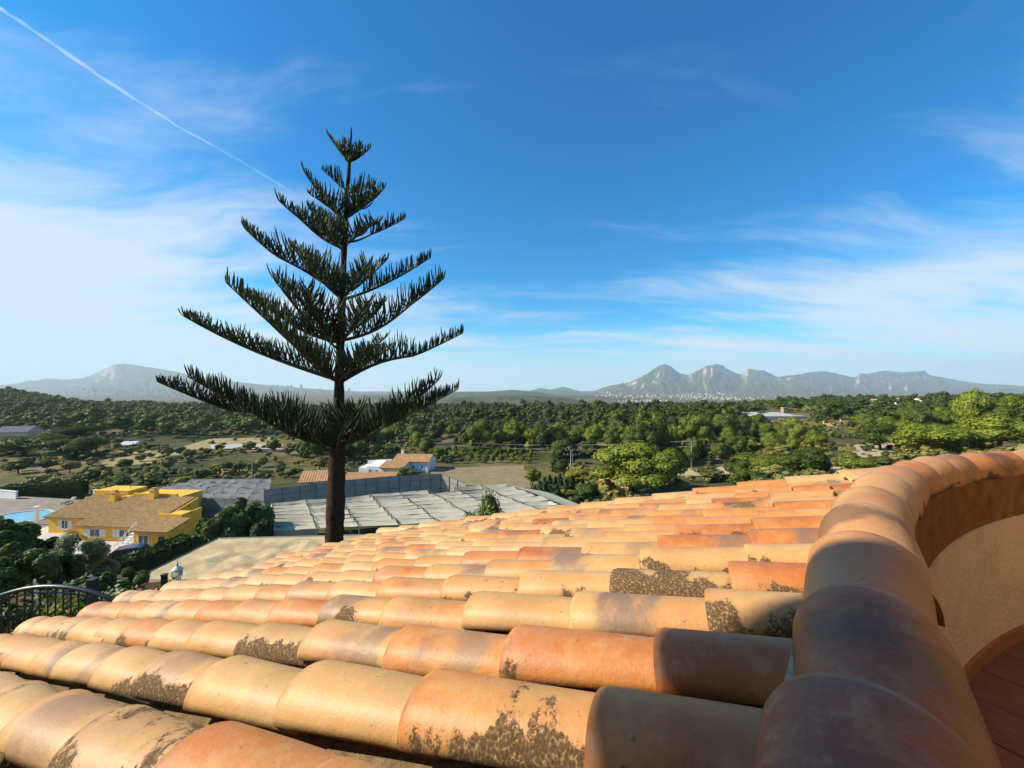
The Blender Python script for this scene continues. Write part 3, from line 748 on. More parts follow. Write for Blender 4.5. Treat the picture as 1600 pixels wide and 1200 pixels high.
for i, (px, top, dd) in enumerate([(836, 757, 0), (843, 748, 2), (851, 742, 0), (859, 739, 3), (867, 741, 1), (875, 737, 3), (884, 743, 0), (893, 741, 2), (920, 758, 0), (930, 763, 1), (845, 757, -3), (870, 752, -4)]):
    tree_px('cypress', px, 0, 17, top, 'narrow dark cypress in the tight row behind the white wall', 66 + dd, group='cypresses behind the white wall')
# palm trees at right and by the pool
def palm(P, h, r, label, seed, leaf=L_PINE):
    rs = random.Random(seed); e = empty('palm_tree', P, 0, label, 'palm')
    MB().tube([(0, 0, -.2), (.05, 0, h * .5), (0, .04, h)], [h * .055, h * .045, h * .05], 8).obj('trunk', M_BARK, e, smooth=True)
    for i in range(22):
        a = i * 2.4; el = rs.uniform(-.3, 1.2); b = MB(); pts = []
        for s in range(7):
            q = s / 6; rr = r * q * math.cos(el * (1 - q * .5)); z = h + r * (math.sin(el) * q - .75 * q * q)
            pts.append(Vector((rr * math.cos(a), rr * math.sin(a), z)))
        sd = Vector((-math.sin(a), math.cos(a), 0))
        for s in range(6):
            wd = r * .16 * math.sin(math.pi * (s + .6) / 7) + .01; p, q2 = pts[s], pts[s + 1]
            for sg in (-1, 1):
                for f in (0, .5):
                    o = p.lerp(q2, f); o2 = p.lerp(q2, f + .3)
                    b.add([o, o2, o2 + sd * sg * wd + (q2 - p) * .8 - Vector((0, 0, wd * .5))], [(0, 1, 2)])
        b.obj('frond', leaf, e)
P = hit(1520, 712); palm(P, 3.2, 2.6, 'palm tree between the large pines at right', 1)
P = hit(1488, 716); palm(P, 1.6, 2.0, 'low palm with bright fronds behind the coping tiles', 2)
palm(Vector((-52.5, 46.5, g(-52.5, 46.5))), 1.6, 1.7, 'small palm beside the swimming pool', 3, L_BROAD)

# forest, sampled on the ground; the nearest trees are individuals, the rest one mass
def forest_density(px, d, x, y):
    n = noise.noise(Vector((x / 38, y / 38, 7.7))) + .5 * noise.noise(Vector((x / 14, y / 14, 2.1)))
    if 330 < px < 440 and 118 < d < 185: return 0
    if 1165 < px < 1275 and 135 < d < 262: return .02
    if 1288 < px < 1345 and 110 < d < 190: return .05
    if 1275 < px < 1408 and d < 120: return 0
    if 850 < px < 905 and 120 < d < 170 : return .25
    if px < 470:
        if d < 165: return 0
        if d < 470: return .95 if n > -.22 else .08
        return 1.0
    if px < 690:
        if d < 106: return 0
        return .9 if n > -.3 else .06
    if px < 860:
        if d < 122: return 0
        return .95 if n > -.38 else .1
    if px < 1120:
        if d < 88: return 0
        return .9 if n > -.30 else .07
    if px < 1290:
        if d < 92: return 0
        return .85 if n > -.2 else .06
    if d < 92: return 0
    return .85 if n > -.18 else .06
frs = random.Random(77)
cells = {}; cands = []
tries = 0
while tries < 30000:
    tries += 1
    px = frs.uniform(-170, 1790); d = math.exp(frs.uniform(math.log(86), math.log(760)))
    if frs.random() > (d / 760) ** 1.0 * 1.4 + .10: continue
    x = (px - 800) / F * d
    if frs.random() > forest_density(px, d, x, d): continue
    sz = frs.choice([frs.uniform(3.5, 6), frs.uniform(6, 9), frs.uniform(7.5, 12.5)]) * (.8 + .35 * noise.noise(Vector((x / 50, d / 50, 3))))
    if px < 470 and d < 300: sz *= 1.1
    cx, cy = int(x // 8), int(d // 8); ok = True
    for i in (-1, 0, 1):
        for j in (-1, 0, 1):
            for (qx, qy, qs) in cells.get((cx + i, cy + j), []):
                if (qx - x) ** 2 + (qy - d) ** 2 < (.36 * (qs + sz)) ** 2: ok = False
    if not ok: continue
    cells.setdefault((cx, cy), []).append((x, d, sz)); cands.append((d, x, px, sz))
cands.sort()
ZONES = [(-1e9, 470, 'of the wood beyond the dry fields at left', 'pines beyond the left fields'),
         (470, 860, 'of the wood belt behind the white farmhouse', 'pines behind the farmhouse'),
         (860, 1180, 'of the central wood below the mountains', 'pines of the central wood'),
         (1180, 1e9, 'of the wooded slope at right', 'pines of the right slope')]
indiv, rest = [], []
for c in cands:
    (indiv if -10 < c[2] < 1610 and len(indiv) < 270 else rest).append(c)
for d, x, px, sz in indiv:
    z = [q for q in ZONES if q[0] <= px < q[1]][0]
    dark = px < 560 or (px < 860 and frs.random() < .45)
    kd = frs.choice(['darkpine', 'darkround', 'darkround', 'darkround', 'round']) if dark else frs.choice(['pine', 'pine', 'round', 'round', 'round', 'darkround', 'darkpine'])
    lab = ('small' if sz < 5.5 else 'large' if sz > 9 else 'middling') + (' spreading pine' if 'pine' in kd else ' round-crowned pine') + (' at the near edge ' if d < 112 else ' in the front half ' if d < 135 else ' in the deep part ') + z[2]
    tree(kd, (x, d, g(x, d)), sz * frs.uniform(.9, 1.1), sz * frs.uniform(.75, 1.30), lab, 'tree', z[3])
def mass(name, items, kindlist, mats, label, seed):
    """one object holding a far wood or ground cover: each plant a small lobed leaf cloud"""
    rs = np.random.RandomState(seed); Vs, Fs, off = [], [], 0
    var = [leafcloud(*kl, rs) for kl in kindlist]
    for (x, y, z, w, h) in items:
        V, Fq = var[rs.randint(len(var))]; a = rs.uniform(0, 6.28); c, s = math.cos(a), math.sin(a)
        W = np.empty_like(V); W[:, 0] = (V[:, 0] * c - V[:, 1] * s) * w + x; W[:, 1] = (V[:, 0] * s + V[:, 1] * c) * w + y; W[:, 2] = V[:, 2] * h + z
        Vs.append(W); Fs.append(Fq + off); off += len(V)
    o = link(name, np_mesh(name, np.concatenate(Vs), np.concatenate(Fs), mats)); return tag(o, label, None, None, 'stuff')
rs0 = np.random.RandomState(3)
low = [(pine_lobes(rs0, 8), 26, .036) for _ in range(3)] + [(round_lobes(rs0, 7), 26, .036) for _ in range(3)]
restL = [(x, d, g(x, d), s * 1.15, s * frs.uniform(.75, 1.05)) for d, x, px, s in rest if px >= 520]
restD = [(x, d, g(x, d), s * 1.15, s * frs.uniform(.75, 1.05)) for d, x, px, s in rest if px < 520]
mass('far_pine_wood', restL, low, L_PINE, 'far mass of bright green pine wood below the mountains', 5)
mass('far_dark_wood', restD, low, L_PINE_D, 'far mass of dark pine wood on the left hill', 6)
# scrub and ground cover
scr = []
srs = random.Random(9)
while len(scr) < 5200:
    px = srs.uniform(-150, 1750); d = math.exp(srs.uniform(math.log(52), math.log(420)))
    x = (px - 800) / F * d
    if 390 < px < 850 and d < 84: continue
    if px < 340 and d < 60: continue
    if 650 < px < 860 and 84 < d < 121: continue
    if 545 < px < 690 and 80 < d < 98: continue
    if 1170 < px < 1265 and 200 < d < 250: continue
    if 1290 < px < 1400 and d < 118 and srs.random() < .8: continue
    n = noise.noise(Vector((x / 22, d / 22, 5.5)))
    if n < -.08 and srs.random() < .88: continue
    s = srs.uniform(.5, 1.5) * (1 + d / 300)
    if srs.random() < .12: s *= 1.8
    scr.append((x, d, g(x, d) - .12 * s, s * 1.5, s))
sl = [(round_lobes(rs0, 4), 9, .09) for _ in range(4)]
mass('scrub', scr[:3700], sl, L_SCRUB, 'olive-green scrub and dry bushes scattered over the valley floor', 15)
mass('dark_scrub', scr[3700:], sl, L_PINE_D, 'dark green scrub between the fields', 16)
# larger field bushes at left, told apart in the photograph
for i, (px, py, w) in enumerate([(262, 714, 22), (283, 712, 18), (298, 716, 20), (240, 742, 18), (220, 722, 16), (345, 706, 16), (310, 720, 14), (325, 712, 15), (265, 735, 30), (350, 742, 26), (290, 746, 20), (195, 735, 24), (160, 748, 26), (75, 735, 22), (110, 740, 28), (375, 738, 22), (408, 730, 22), (30, 740, 30), (145, 728, 18), (428, 706, 24), (452, 712, 26), (480, 716, 28), (500, 735, 30)]):
    P = hit(px, py); wm = w / F * P.y
    tree('darkbush' if i % 2 else 'bush', P, wm, wm * .75, ('dark green' if i % 2 else 'dry olive-green') + ' low rounded bush in the rough field at left', 'bush', 'bushes in the left field')
# young orchard rows on the brown field
for r_ in range(4):
    for i in range(11):
        d = 103 + r_ * 5.2 + trng.gauss(0, .5); px = 692 + i * 13.5 + r_ * 2 + trng.gauss(0, 2.2); P = onground(px, d)
        tree('round', P, 1.5 + .8 * trng.random(), 1.9 * trng.uniform(.7, 1.2), 'small young fruit tree in the ' + ['nearest', 'second', 'third', 'farthest'][r_] + ' orchard row on the brown field', 'tree', 'young orchard trees')

# ------------------------------------------------------------------ Norfolk pine
def norfolk():
    d = 12.0; s = d / F; base = Vector(((523 - 800) * s, d, -7.0))
    def tx(py): return (np.interp(py, [200, 260, 330, 420, 500, 600, 700, 850, 960], [548, 544, 540, 536, 533, 530, 528, 523, 521]) - 523) * s
    def tz(py): return (YH - py) * s + 7.0
    root = empty('norfolk_pine', base, 0, 'tall dark Norfolk pine with tiered upswept branches in front of the valley', 'tree')
    rs = random.Random(21)
    b = MB(); pys = [955, 900, 850, 800, 750, 705, 690, 640, 590, 530, 460, 375, 340, 252, 225, 196]
    wid = [46, 32, 27, 26, 25, 24, 19, 16, 14, 13, 11, 8, 7, 4.5, 3.5, 2]
    pts, rr = [], []
    for i in range(len(pys) - 1):
        for q in range(5):
            f = q / 5; py = pys[i] * (1 - f) + pys[i + 1] * f; w = wid[i] * (1 - f) + wid[i + 1] * f
            pts.append((tx(py) + rs.gauss(0, .004), rs.gauss(0, .006), tz(py))); rr.append(w * s / 2 * (1 + rs.uniform(-.07, .09)))
    pts.append((tx(196), 0, tz(196))); rr.append(.01)
    b.tube(pts, rr, 14).obj('trunk', simple('norfolk_bark', (.10, .062, .040), .95, .75, 9, .1, bstr=1.0, bdist=.12), root, smooth=True)
    def branch(py, th, L, rise, shoot=.8, bare=.12, sag=.28):
        sd_n = rs.uniform(0, 50)
        """a main limb with two combs of upturned needle-clad shoots"""
        o = Vector((tx(py), 0, tz(py))); ca, sa = math.cos(th), math.sin(th); n = 12
        wob = rs.uniform(-.09, .09); kink = rs.uniform(.3, .7); kz = rs.uniform(-.05, .06) * L
        def pt(q):
            side = wob * math.sin(q * 3)
            return o + Vector(((ca * q - sa * side) * L, (sa * q + ca * side) * L, rise * ((1 - sag) * q + sag * q * q) + kz * math.sin(math.pi * min(q / kink, 1.0)) * (q < kink)))
        b = MB(); r0 = .018 + .011 * L
        b.tube([pt(i / n) for i in range(n + 1)], [r0 * (1 - .8 * i / n) for i in range(n + 1)], 6)
        limb = b.obj('branch', M_TWIG, root, smooth=True)
        VV, FF = [], []; m = 0
        q = bare
        while q < 1.0:
            p = pt(q); fw = (pt(min(1.02, q + .03)) - p).normalized(); sd = Vector((-sa, ca, 0))
            prof = min(1.0, (q - bare) / .12 + .45) * (1 - .58 * max(0, q - .30) / .70)
            prof *= .90 + .50 * noise.noise(Vector((q * L * 1.5 + sd_n, 0, 0)))
            for sg in (-1, 1):
                ln = (1.05 + .65 * max(0, min(1, (640 - py) / 160))) * shoot * prof * (rs.uniform(.85, 1.15) if rs.random() < .72 else rs.uniform(.45, .8))
                if rs.random() < .07: continue
                k1 = rs.uniform(.4, 1.25) * sg; k2 = rs.uniform(-.08, .26); up = rs.uniform(.8, 1.05)
                ns = 5; P = []
                for i in range(ns):
                    t_ = i / (ns - 1)
                    P.append(p + sd * (k1 * ln * (t_ - .35 * t_ * t_)) + fw * (k2 * ln * t_) + Vector((0, 0, ln * up * (.25 * t_ + .75 * t_ * t_ ** .4))))
                R = [.011, .019, .023, .021, .008]
                a0 = rs.uniform(0, 2)
                for i in range(ns):
                    dv = (P[min(i + 1, ns - 1)] - P[max(i - 1, 0)]).normalized()
                    u_ = dv.orthogonal().normalized(); w_ = dv.cross(u_)
                    for k in range(3):
                        an = a0 + 2.094 * k; VV.append(P[i] + (u_ * math.cos(an) + w_ * math.sin(an)) * R[i] * rs.uniform(.8, 1.2))
                for i in range(ns - 1):
                    for k in range(3): FF.append((m + i * 3 + k, m + i * 3 + (k + 1) % 3, m + i * 3 + 3 + (k + 1) % 3, m + i * 3 + 3 + k))
                m += ns * 3
            q += rs.uniform(.022, .048) / L * 1.1
        link('shoots', np_mesh('shoots', VV, FF, L_ARAU), limb)
    def side(py0, tipx, tipy, depth=0.0, shoot=.8, bare=.12):
        """limb whose tip is seen at (tipx, tipy); depth = metres towards (+ away from) the camera at the tip"""
        sd = (d + depth) / F
        dx = (tipx - 800) * sd - base.x - tx(py0)
        branch(py0, math.atan2(depth, dx), math.hypot(dx, depth), (YH - tipy) * sd - (YH - py0) * s, shoot, bare)
    # lowest whorl
    side(692, 247, 597, .8, .85); side(697, 292, 588, -1.6, .95); side(690, 716, 608, .6, .85); side(695, 684, 594, -1.0, .9)
    side(690, 455, 640, 3.6, .75); side(690, 620, 632, 3.4, .75); side(698, 560, 640, -2.6, .8); side(697, 440, 640, -2.6, .8)
    side(594, 287, 494, .5, .62); side(598, 724, 520, .3, .60, .06); side(596, 352, 442, -2.4, .75); side(594, 450, 520, 3.2, .6); side(594, 600, 530, 3.0, .6); side(597, 610, 545, -2.0, .6)
    side(532, 693, 434, -.4, .62); side(548, 425, 432, -1.6, .7); side(535, 380, 460, 1.6, .6); side(530, 600, 470, 2.2, .55); side(536, 480, 450, -2.0, .6)
    side(468, 673, 401, .4, .40, .22); side(462, 383, 358, .3, .50); side(465, 470, 398, -1.6, .55); side(462, 605, 405, 1.5, .4); side(465, 480, 400, 1.8, .5)
    side(378, 632, 341, .5, .36, .42); side(388, 432, 311, .2, .42); side(392, 470, 330, -1.2, .45); side(385, 590, 345, -1.0, .4); side(386, 500, 330, 1.4, .4)
    side(338, 602, 290, .2, .36); side(345, 472, 263, .2, .40); side(345, 480, 300, -1.0, .4); side(340, 590, 300, -.9, .4); side(342, 560, 290, 1.0, .36); side(330, 575, 318, .6, .36)
    side(594, 415, 500, -1.2, .65); side(540, 440, 440, .8, .6); side(468, 455, 385, .9, .5); side(390, 480, 318, .6, .42); side(470, 575, 410, -1.2, .42); side(535, 575, 470, -1.6, .55)
    side(296, 500, 262, -.3, .3); side(300, 585, 288, .4, .3)
    side(252, 510, 207, .1, .24, .05); side(252, 578, 229, .1, .22, .05); side(252, 530, 222, -.5, .24, .05); side(252, 562, 222, -.5, .22, .05); side(252, 540, 218, .5, .22, .05); side(252, 566, 240, .35, .2, .05)
    # a few dead hanging twigs
    return root
norfolk()

# ------------------------------------------------------------------ yellow villa
M_YEL = simple('yellow_house_paint', (.78, .45, .06), .85, .16, 1.2, .25)
M_WHITE = simple('white_limewash', (.80, .79, .76), .85, .06, 1.5, .25)
M_FARROOF = simple('old_clay_roof', (.58, .36, .15), .9, .4, 2.2, .15)
M_ORROOF = simple('orange_clay_roof', (.50, .28, .13), .9, .3, 1.1, .15)
M_GLASS = simple('dark_window_glass', (.03, .035, .04), .08, .2, 1, .6)
M_FRAME = simple('white_window_frame', (.75, .74, .72), .6, .05, 3)
M_BLACK = simple('black_iron', (.015, .016, .02), .35, .2, 6, .5)
M_PAVE = simple('pale_paving', (.55, .50, .43), .9, .2, 1.5, .2)
def tiled_slope(b, p0, p1, p2, p3, pitch=.26, amp=.07, n_along=9, th=.10):
    """corrugated clay-tile slope: p0-p1 eave, p3-p2 top edge; ribs run from eave to top and step at each course"""
    p0, p1, p2, p3 = map(Vector, (p0, p1, p2, p3)); W = (p1 - p0).length; nr = max(2, int(W / pitch)); nn = nr * 4
    nrm = (p1 - p0).cross(p3 - p0).normalized(); V = []; Fc = []
    rows = []
    for j in range(n_along):
        rows += [(j / n_along, .035), ((j + .98) / n_along, 0.0)]
    for (f, st) in rows:
        for i in range(nn + 1):
            u = i / nn; p = p0.lerp(p1, u).lerp(p3.lerp(p2, u), f)
            V.append(p + nrm * (amp * (.5 + .5 * math.cos(2 * math.pi * i / 4)) + st))
    n = nn + 1; m = len(rows)
    for j in range(m - 1):
        for i in range(nn): Fc.append((j * n + i, j * n + i + 1, (j + 1) * n + i + 1, (j + 1) * n + i))
    b.add(V, Fc)
    q = [p - nrm * th for p in (p0, p1, p2, p3)]; t = [p - nrm * .005 for p in (p0, p1, p2, p3)]
    return b.hexa(q + t)
def window(parent, c, w, h, nx, frame=M_FRAME, shutters=None, depth=.08, name='window'):
    """window on a wall: c centre (local), nx = outward normal in plan"""
    nx = Vector((nx[0], nx[1], 0)).normalized(); rz = math.atan2(nx.y, nx.x) + math.pi / 2; c = Vector(c)
    wd = MB()
    for sx, sz, ww, hh in ((0, h / 2, w, .09), (0, -h / 2, w, .09), (-w / 2, 0, .09, h + .09), (w / 2, 0, .09, h + .09), (0, 0, .05, h)):
        t = Vector((math.cos(rz), math.sin(rz), 0))
        wd.box(c + t * sx + Vector((0, 0, sz)) + nx * .03, (ww, depth, hh), rz)
    f = wd.obj(name, frame, parent)
    MB().box(c + nx * .012, (w - .09, .03, h - .09), rz).obj('pane', M_GLASS, f)
    MB().box(c + nx * .07 - Vector((0, 0, h / 2 + .09)), (w + .2, .16, .07), rz).obj('sill', frame, f)
    if shutters:
        t = Vector((math.cos(rz), math.sin(rz), 0))
        for sg in (-1, 1):
            sb = MB()
            o = c + t * sg * (w * .75 + .06) + nx * .03
            for sx in (-1, 1): sb.box(o + t * sx * (w * .25 - .03), (.06, .05, h + .05), rz)
            for i in range(9): sb.box(o + Vector((0, 0, -h / 2 + h * (i + .5) / 9)), (w * .5 - .08, .035, h / 9 - .02), rz)
            sb.obj('shutter', shutters, f)
    return f
def walls(parent, x0, x1, y0, y1, z0, zs, mat, name='wall'):
    """block with a top that follows four corner heights zs"""
    P = [(x0, y0), (x1, y0), (x1, y1), (x0, y1)]
    return MB().hexa([(p[0], p[1], z0) for p in P] + [(p[0], p[1], z) for p, z in zip(P, zs)]).obj(name, mat, parent)
def villa():
    rz = rad(-4)
    R = empty('yellow_villa', ((184 - 800) / F * 46.0, 46.0, -18.4), rz, 'yellow villa with brown tiled roofs and white shutters beside the pool', 'house')
    # right block
    walls(R, 4.8, 9.2, -2.2, .5, -1.5, (2.75, 2.75, 3.35, 3.35), M_YEL)
    b = MB(); tiled_slope(b, (4.5, -2.6, 2.66), (9.5, -2.6, 2.66), (9.5, .62, 3.42), (4.5, .62, 3.42), .42, .11, 7); b.obj('roof', M_FARROOF, R)
    window(R, (6.1, -2.201, 1.5), 1.3, 1.15, (0, -1)); walls(R, 4.85, 8.0, .7, 3.6, -1.5, (3.3, 3.3, 3.3, 3.3), M_YEL)
    b = MB(); b.b2(4.8, 8.05, .66, .9, 3.3, 3.85); b.b2(7.85, 8.06, .92, 3.6, 3.3, 3.85); b.obj('parapet', M_YEL, R)
    b = MB(); b.b2(8.0, 8.7, -2.26, -2.18, 0, 1.9); b.obj('door', M_BLACK, R)
    # middle block
    walls(R, -5.2, 4.75, 0, 6.6, -1.5, (2.35, 2.35, 4.3, 4.3), M_YEL)
    b = MB(); tiled_slope(b, (-5.5, -.45, 2.22), (4.4, -.45, 2.22), (4.4, 6.6, 4.34), (-5.5, 6.6, 4.34), .42, .11, n_along=14); b.obj('roof', M_FARROOF, R)
    window(R, (1.2, -.001, 1.2), 1.6, 1.05, (0, -1), shutters=M_FRAME); window(R, (-2.9, -.001, 1.2), 1.4, 1.05, (0, -1), shutters=M_FRAME)
    # left wing
    walls(R, -12.0, -5.25, 1.9, 7.6, -1.5, (2.6, 2.6, 4.0, 4.0), M_YEL)
    b = MB(); tiled_slope(b, (-12.4, 1.5, 2.5), (-5.55, 1.5, 2.5), (-5.55, 7.6, 4.05), (-12.4, 7.6, 4.05), .42, .11, n_along=12); b.obj('roof', M_FARROOF, R)
    window(R, (-9.6, 1.899, 1.4), .95, 1.25, (0, -1), shutters=M_FRAME)
    # raised boxes and parapets behind
    walls(R, -12.6, -7.4, 7.7, 10.5, -1.5, (4.75, 4.75, 4.75, 4.75), M_YEL, 'roof_box'); walls(R, -7.3, 1.3, 6.75, 11.0, -1.5, (4.1, 4.1, 4.1, 4.1), M_YEL, 'roof_box')
    b = MB(); b.b2(-5.3, 1.4, 6.65, 6.9, 4.1, 4.75); b.obj('parapet', M_YEL, R)
    for x, y, z in ((-7.6, 6.2, 3.6), (-1.6, 6.2, 4.1)):
        c = MB().box((x, y, z + .6), (.95, .95, 1.5), 0, .7).obj('chimney', M_YEL, R)
        MB().box((x, y, z + 1.43), (.85, .85, .16)).box((x, y, z + 1.65), (.5, .5, .28)).obj('chimney_cap', M_FARROOF, c)
    # outside stair with white rail
    b = MB()
    for i in range(9): b.b2(3.3, 4.5, -.5 - i * .28 - .28, -.5 - i * .28, -1, 2.3 - i * .27)
    st = b.obj('stair', M_WHITE, R)
    b = MB()
    for x in (3.28, 4.52):
        b.tube([(x, -.5, 3.2), (x, -3.1, .8)], .05)
        for i in range(7): b.tube([(x, -.55 - i * .41, 3.16 - i * .372), (x, -.55 - i * .41, 2.0 - i * .372)], .03)
    b.obj('handrail', M_WHITE, st)
    for x in (-11.6, -8.4): MB().tube([(x, 9, 4.7), (x, 9, 5.7)], .03).box((x, 9, 5.6), (.5, .03, .03)).obj('aerial', M_BLACK, R)
    R.scale = (.95, .95, .82)
    return R, rz
VR, vrz = villa()
def vpt(x, y, z=0):
    c, s_ = math.cos(vrz), math.sin(vrz); return Vector((VR.location.x + x * c - y * s_, VR.location.y + x * s_ + y * c, VR.location.z + z))
# paved forecourt and pool terrace
def flat(name, pts, z0, z1, mat, label=None, cat=None, kind='structure'):
    o = MB().prism([(p.x, p.y) for p in pts], z0, z1).obj(name, mat); tag(o, label, cat, None, kind); return o
flat('forecourt', [vpt(-14, -5), vpt(11.5, -7), vpt(11.5, .0), vpt(1.3, 1.5), vpt(-7, 3), vpt(-14.5, 5)], -21, -18.37, M_PAVE, 'pale paved forecourt before the yellow villa')
flat('pool_terrace', [Vector((-84, 46, 0)), Vector((-61.5, 45, 0)), Vector((-60.5, 62, 0)), Vector((-86, 66, 0))], -21, -18.6, simple('pool_paving', (.26, .22, .17), .9, .35, .8, .2), 'pale paved pool terrace left of the villa')
m, t = material('pool_water'); co = t.n('ShaderNodeTexCoord').outputs['Object']; nn_ = t.noise(co, 1.3, 3, .5)
M_POOL = finish(m, t, t.ramp(nn_, [(.3, (.03, .30, .46)), (.7, (.07, .42, .58))]), .06, nn_, .25, .05, .5)
pool_c = Vector((-70.0, 55.0, 0))
pool = empty('swimming_pool', (pool_c.x, pool_c.y, -18.6), vrz, 'turquoise swimming pool with pale rim at the left edge', 'pool')
kid = [(3.7 * math.cos(a) * (1 + .12 * math.cos(2 * a)), 2.9 * math.sin(a) * (1 + .1 * math.cos(3 * a))) for a in np.linspace(0, 2 * math.pi, 28, endpoint=False)]
MB().prism(kid, -.2, .06).obj('water', M_POOL, pool)
b = MB(); n_ = len(kid)
for i in range(n_):
    p, q = kid[i], kid[(i + 1) % n_]
    b.add([(p[0], p[1], -.1), (q[0], q[1], -.1), (q[0] * 1.1, q[1] * 1.1, -.1), (p[0] * 1.1, p[1] * 1.1, -.1), (p[0], p[1], .14), (q[0], q[1], .14), (q[0] * 1.1, q[1] * 1.1, .14), (p[0] * 1.1, p[1] * 1.1, .14)],
          [(4, 5, 6, 7), (0, 4, 7, 3), (0, 1, 5, 4), (3, 7, 6, 2)])
b.obj('rim', M_PAVE, pool)
for i, (x, y) in enumerate(((-14.0, 4.5), (-14.6, 11.0))):
    q = Vector(((-64.2, 52.0, 0), (-65.5, 60.5, 0))[i]); c = empty('pergola_post', (q.x, q.y, -18.6), vrz, ['white post at the near pool corner', 'white post at the far pool corner'][i], 'post')
    MB().box((0, 0, 1.2), (.35, .35, 2.4)).obj('shaft', M_WHITE, c); MB().box((0, 0, 2.46), (.5, .5, .12)).obj('capital', M_WHITE, c)
for i in range(3):
    q = Vector((-66.5 - i * 2.2, 61.5, 0)); lg = empty('sun_lounger', (q.x, q.y, -18.6), vrz + .2, ['dark sun lounger nearest the villa beyond the pool', 'middle dark sun lounger beyond the pool', 'dark sun lounger farthest left beyond the pool'][i], 'lounger', 'loungers by the pool')
    MB().box((0, -.2, .35), (.65, 1.3, .08)).obj('seat', M_BLACK, lg); MB().hexa([(-.32, .45, .32), (.32, .45, .32), (.32, 1.0, .75), (-.32, 1.0, .75), (-.32, .45, .39), (.32, .45, .39), (.32, 1.0, .82), (-.32, 1.0, .82)]).obj('backrest', M_BLACK, lg)
    for x in (-.28, .28):
        for y in (-.7, .35): MB().box((x, y, .155), (.05, .05, .31)).obj('leg', M_BLACK, lg)
q0, q1 = at(-30, 775, 66), at(28, 780, 64)
def garden_wall(name, P, Q, h, mat, label, th=.25, below=1.0, cope=True):
    P, Q = Vector(P), Vector(Q); d = Q - P; L = math.hypot(d.x, d.y); rz = math.atan2(d.y, d.x)
    r = empty(name, P, rz, label, 'wall')
    MB().hexa([(0, -th / 2, -below), (L, -th / 2, d.z - below), (L, th / 2, d.z - below), (0, th / 2, -below), (0, -th / 2, h), (L, -th / 2, d.z + h), (L, th / 2, d.z + h), (0, th / 2, h)]).obj('wall_face', mat, r)
    if cope: MB().hexa([(-.05, -th / 2 - .05, h + .002), (L + .05, -th / 2 - .05, d.z + h + .002), (L + .05, th / 2 + .05, d.z + h + .002), (-.05, th / 2 + .05, h + .002), (-.05, -th / 2 - .05, h + .09), (L + .05, -th / 2 - .05, d.z + h + .09), (L + .05, th / 2 + .05, d.z + h + .09), (-.05, th / 2 + .05, h + .09)]).obj('coping', mat, r)
    return r
garden_wall('garden_wall', (q0.x, q0.y, -18.6), (q1.x, q1.y, -18.6), 1.2, M_WHITE, 'white garden wall behind the pool at the left edge')

# parked car
def car(P, rz):
    R = empty('parked_car', P, rz, 'dark estate car parked before the yellow villa', 'car')
    m, t = material('dark_car_paint'); finish(m, t, (.012, .014, .02), .12, spec=.7)
    L, W = 4.5, 1.8
    prof = [(-2.25, .45), (-2.28, .85), (-2.15, 1.0), (-1.95, 1.12), (-1.5, 1.55), (-1.2, 1.63), (.2, 1.65), (.55, 1.56), (1.15, 1.08), (1.9, .98), (2.2, .82), (2.25, .45), (2.1, .3), (-2.1, .3)]
    V = []; n = len(prof)
    for y, k in ((-.9, 0), (.9, 0)):
        for x, z in prof: V.append((x, y * (1.0 if z < 1.1 else .80), z))
    Fc = [tuple(range(n)), tuple(range(2 * n - 1, n - 1, -1))] + [(i, n + i, n + (i + 1) % n, (i + 1) % n) for i in range(n)]
    MB().add(V, Fc).obj('body', m, R, bevel=.06)
    for sg in (-1, 1):
        for (a, b_, c, d_) in (((-1.75, 1.15), (-.55, 1.15), (-.55, 1.55), (-1.38, 1.55)), ((-.45, 1.15), (.35, 1.15), (.25, 1.57), (-.45, 1.57)), ((.45, 1.14), (1.02, 1.12), (.55, 1.48), (.36, 1.55))):
            q = []
            for x, z in (a, b_, c, d_): q.append((x, sg * (.90 - (z - 1.1) * .36 + .03), z))
            MB().add(q + [(x, y - sg * .06, z) for x, y, z in q], [(0, 1, 2, 3), (7, 6, 5, 4), (0, 4, 5, 1), (1, 5, 6, 2), (2, 6, 7, 3), (3, 7, 4, 0)]).obj('side_window', M_GLASS, R)
    MB().hexa([(1.10, -.66, 1.13), (1.10, .66, 1.13), (.62, .62, 1.55), (.62, -.62, 1.55), (1.15, -.66, 1.15), (1.15, .66, 1.15), (.67, .62, 1.57), (.67, -.62, 1.57)]).obj('windscreen', M_GLASS, R)
    ru = simple('tyre_rubber', (.02, .02, .02), .9); al = simple('alloy_rim', (.5, .5, .52), .35, metal=.8)
    for x in (-1.4, 1.4):
        for y in (-.86, .86):
            w = MB().tube([(x, y - .11, .33), (x, y + .11, .33)], .33, 18).obj('wheel', ru, R); MB().tube([(x, y - .12, .33), (x, y + .12, .33)], .2, 12).obj('rim', al, w)
    for y in (-.62, .62):
        MB().box((2.19, y, .74), (.12, .36, .14)).obj('headlight', M_FRAME, R); MB().box((-2.24, y, .92), (.1, .3, .16)).obj('tail_light', simple('red_lamp', (.3, .01, .01), .3), R)
q = vpt(7.8, -4.8, .04); car(q, vrz + .5)
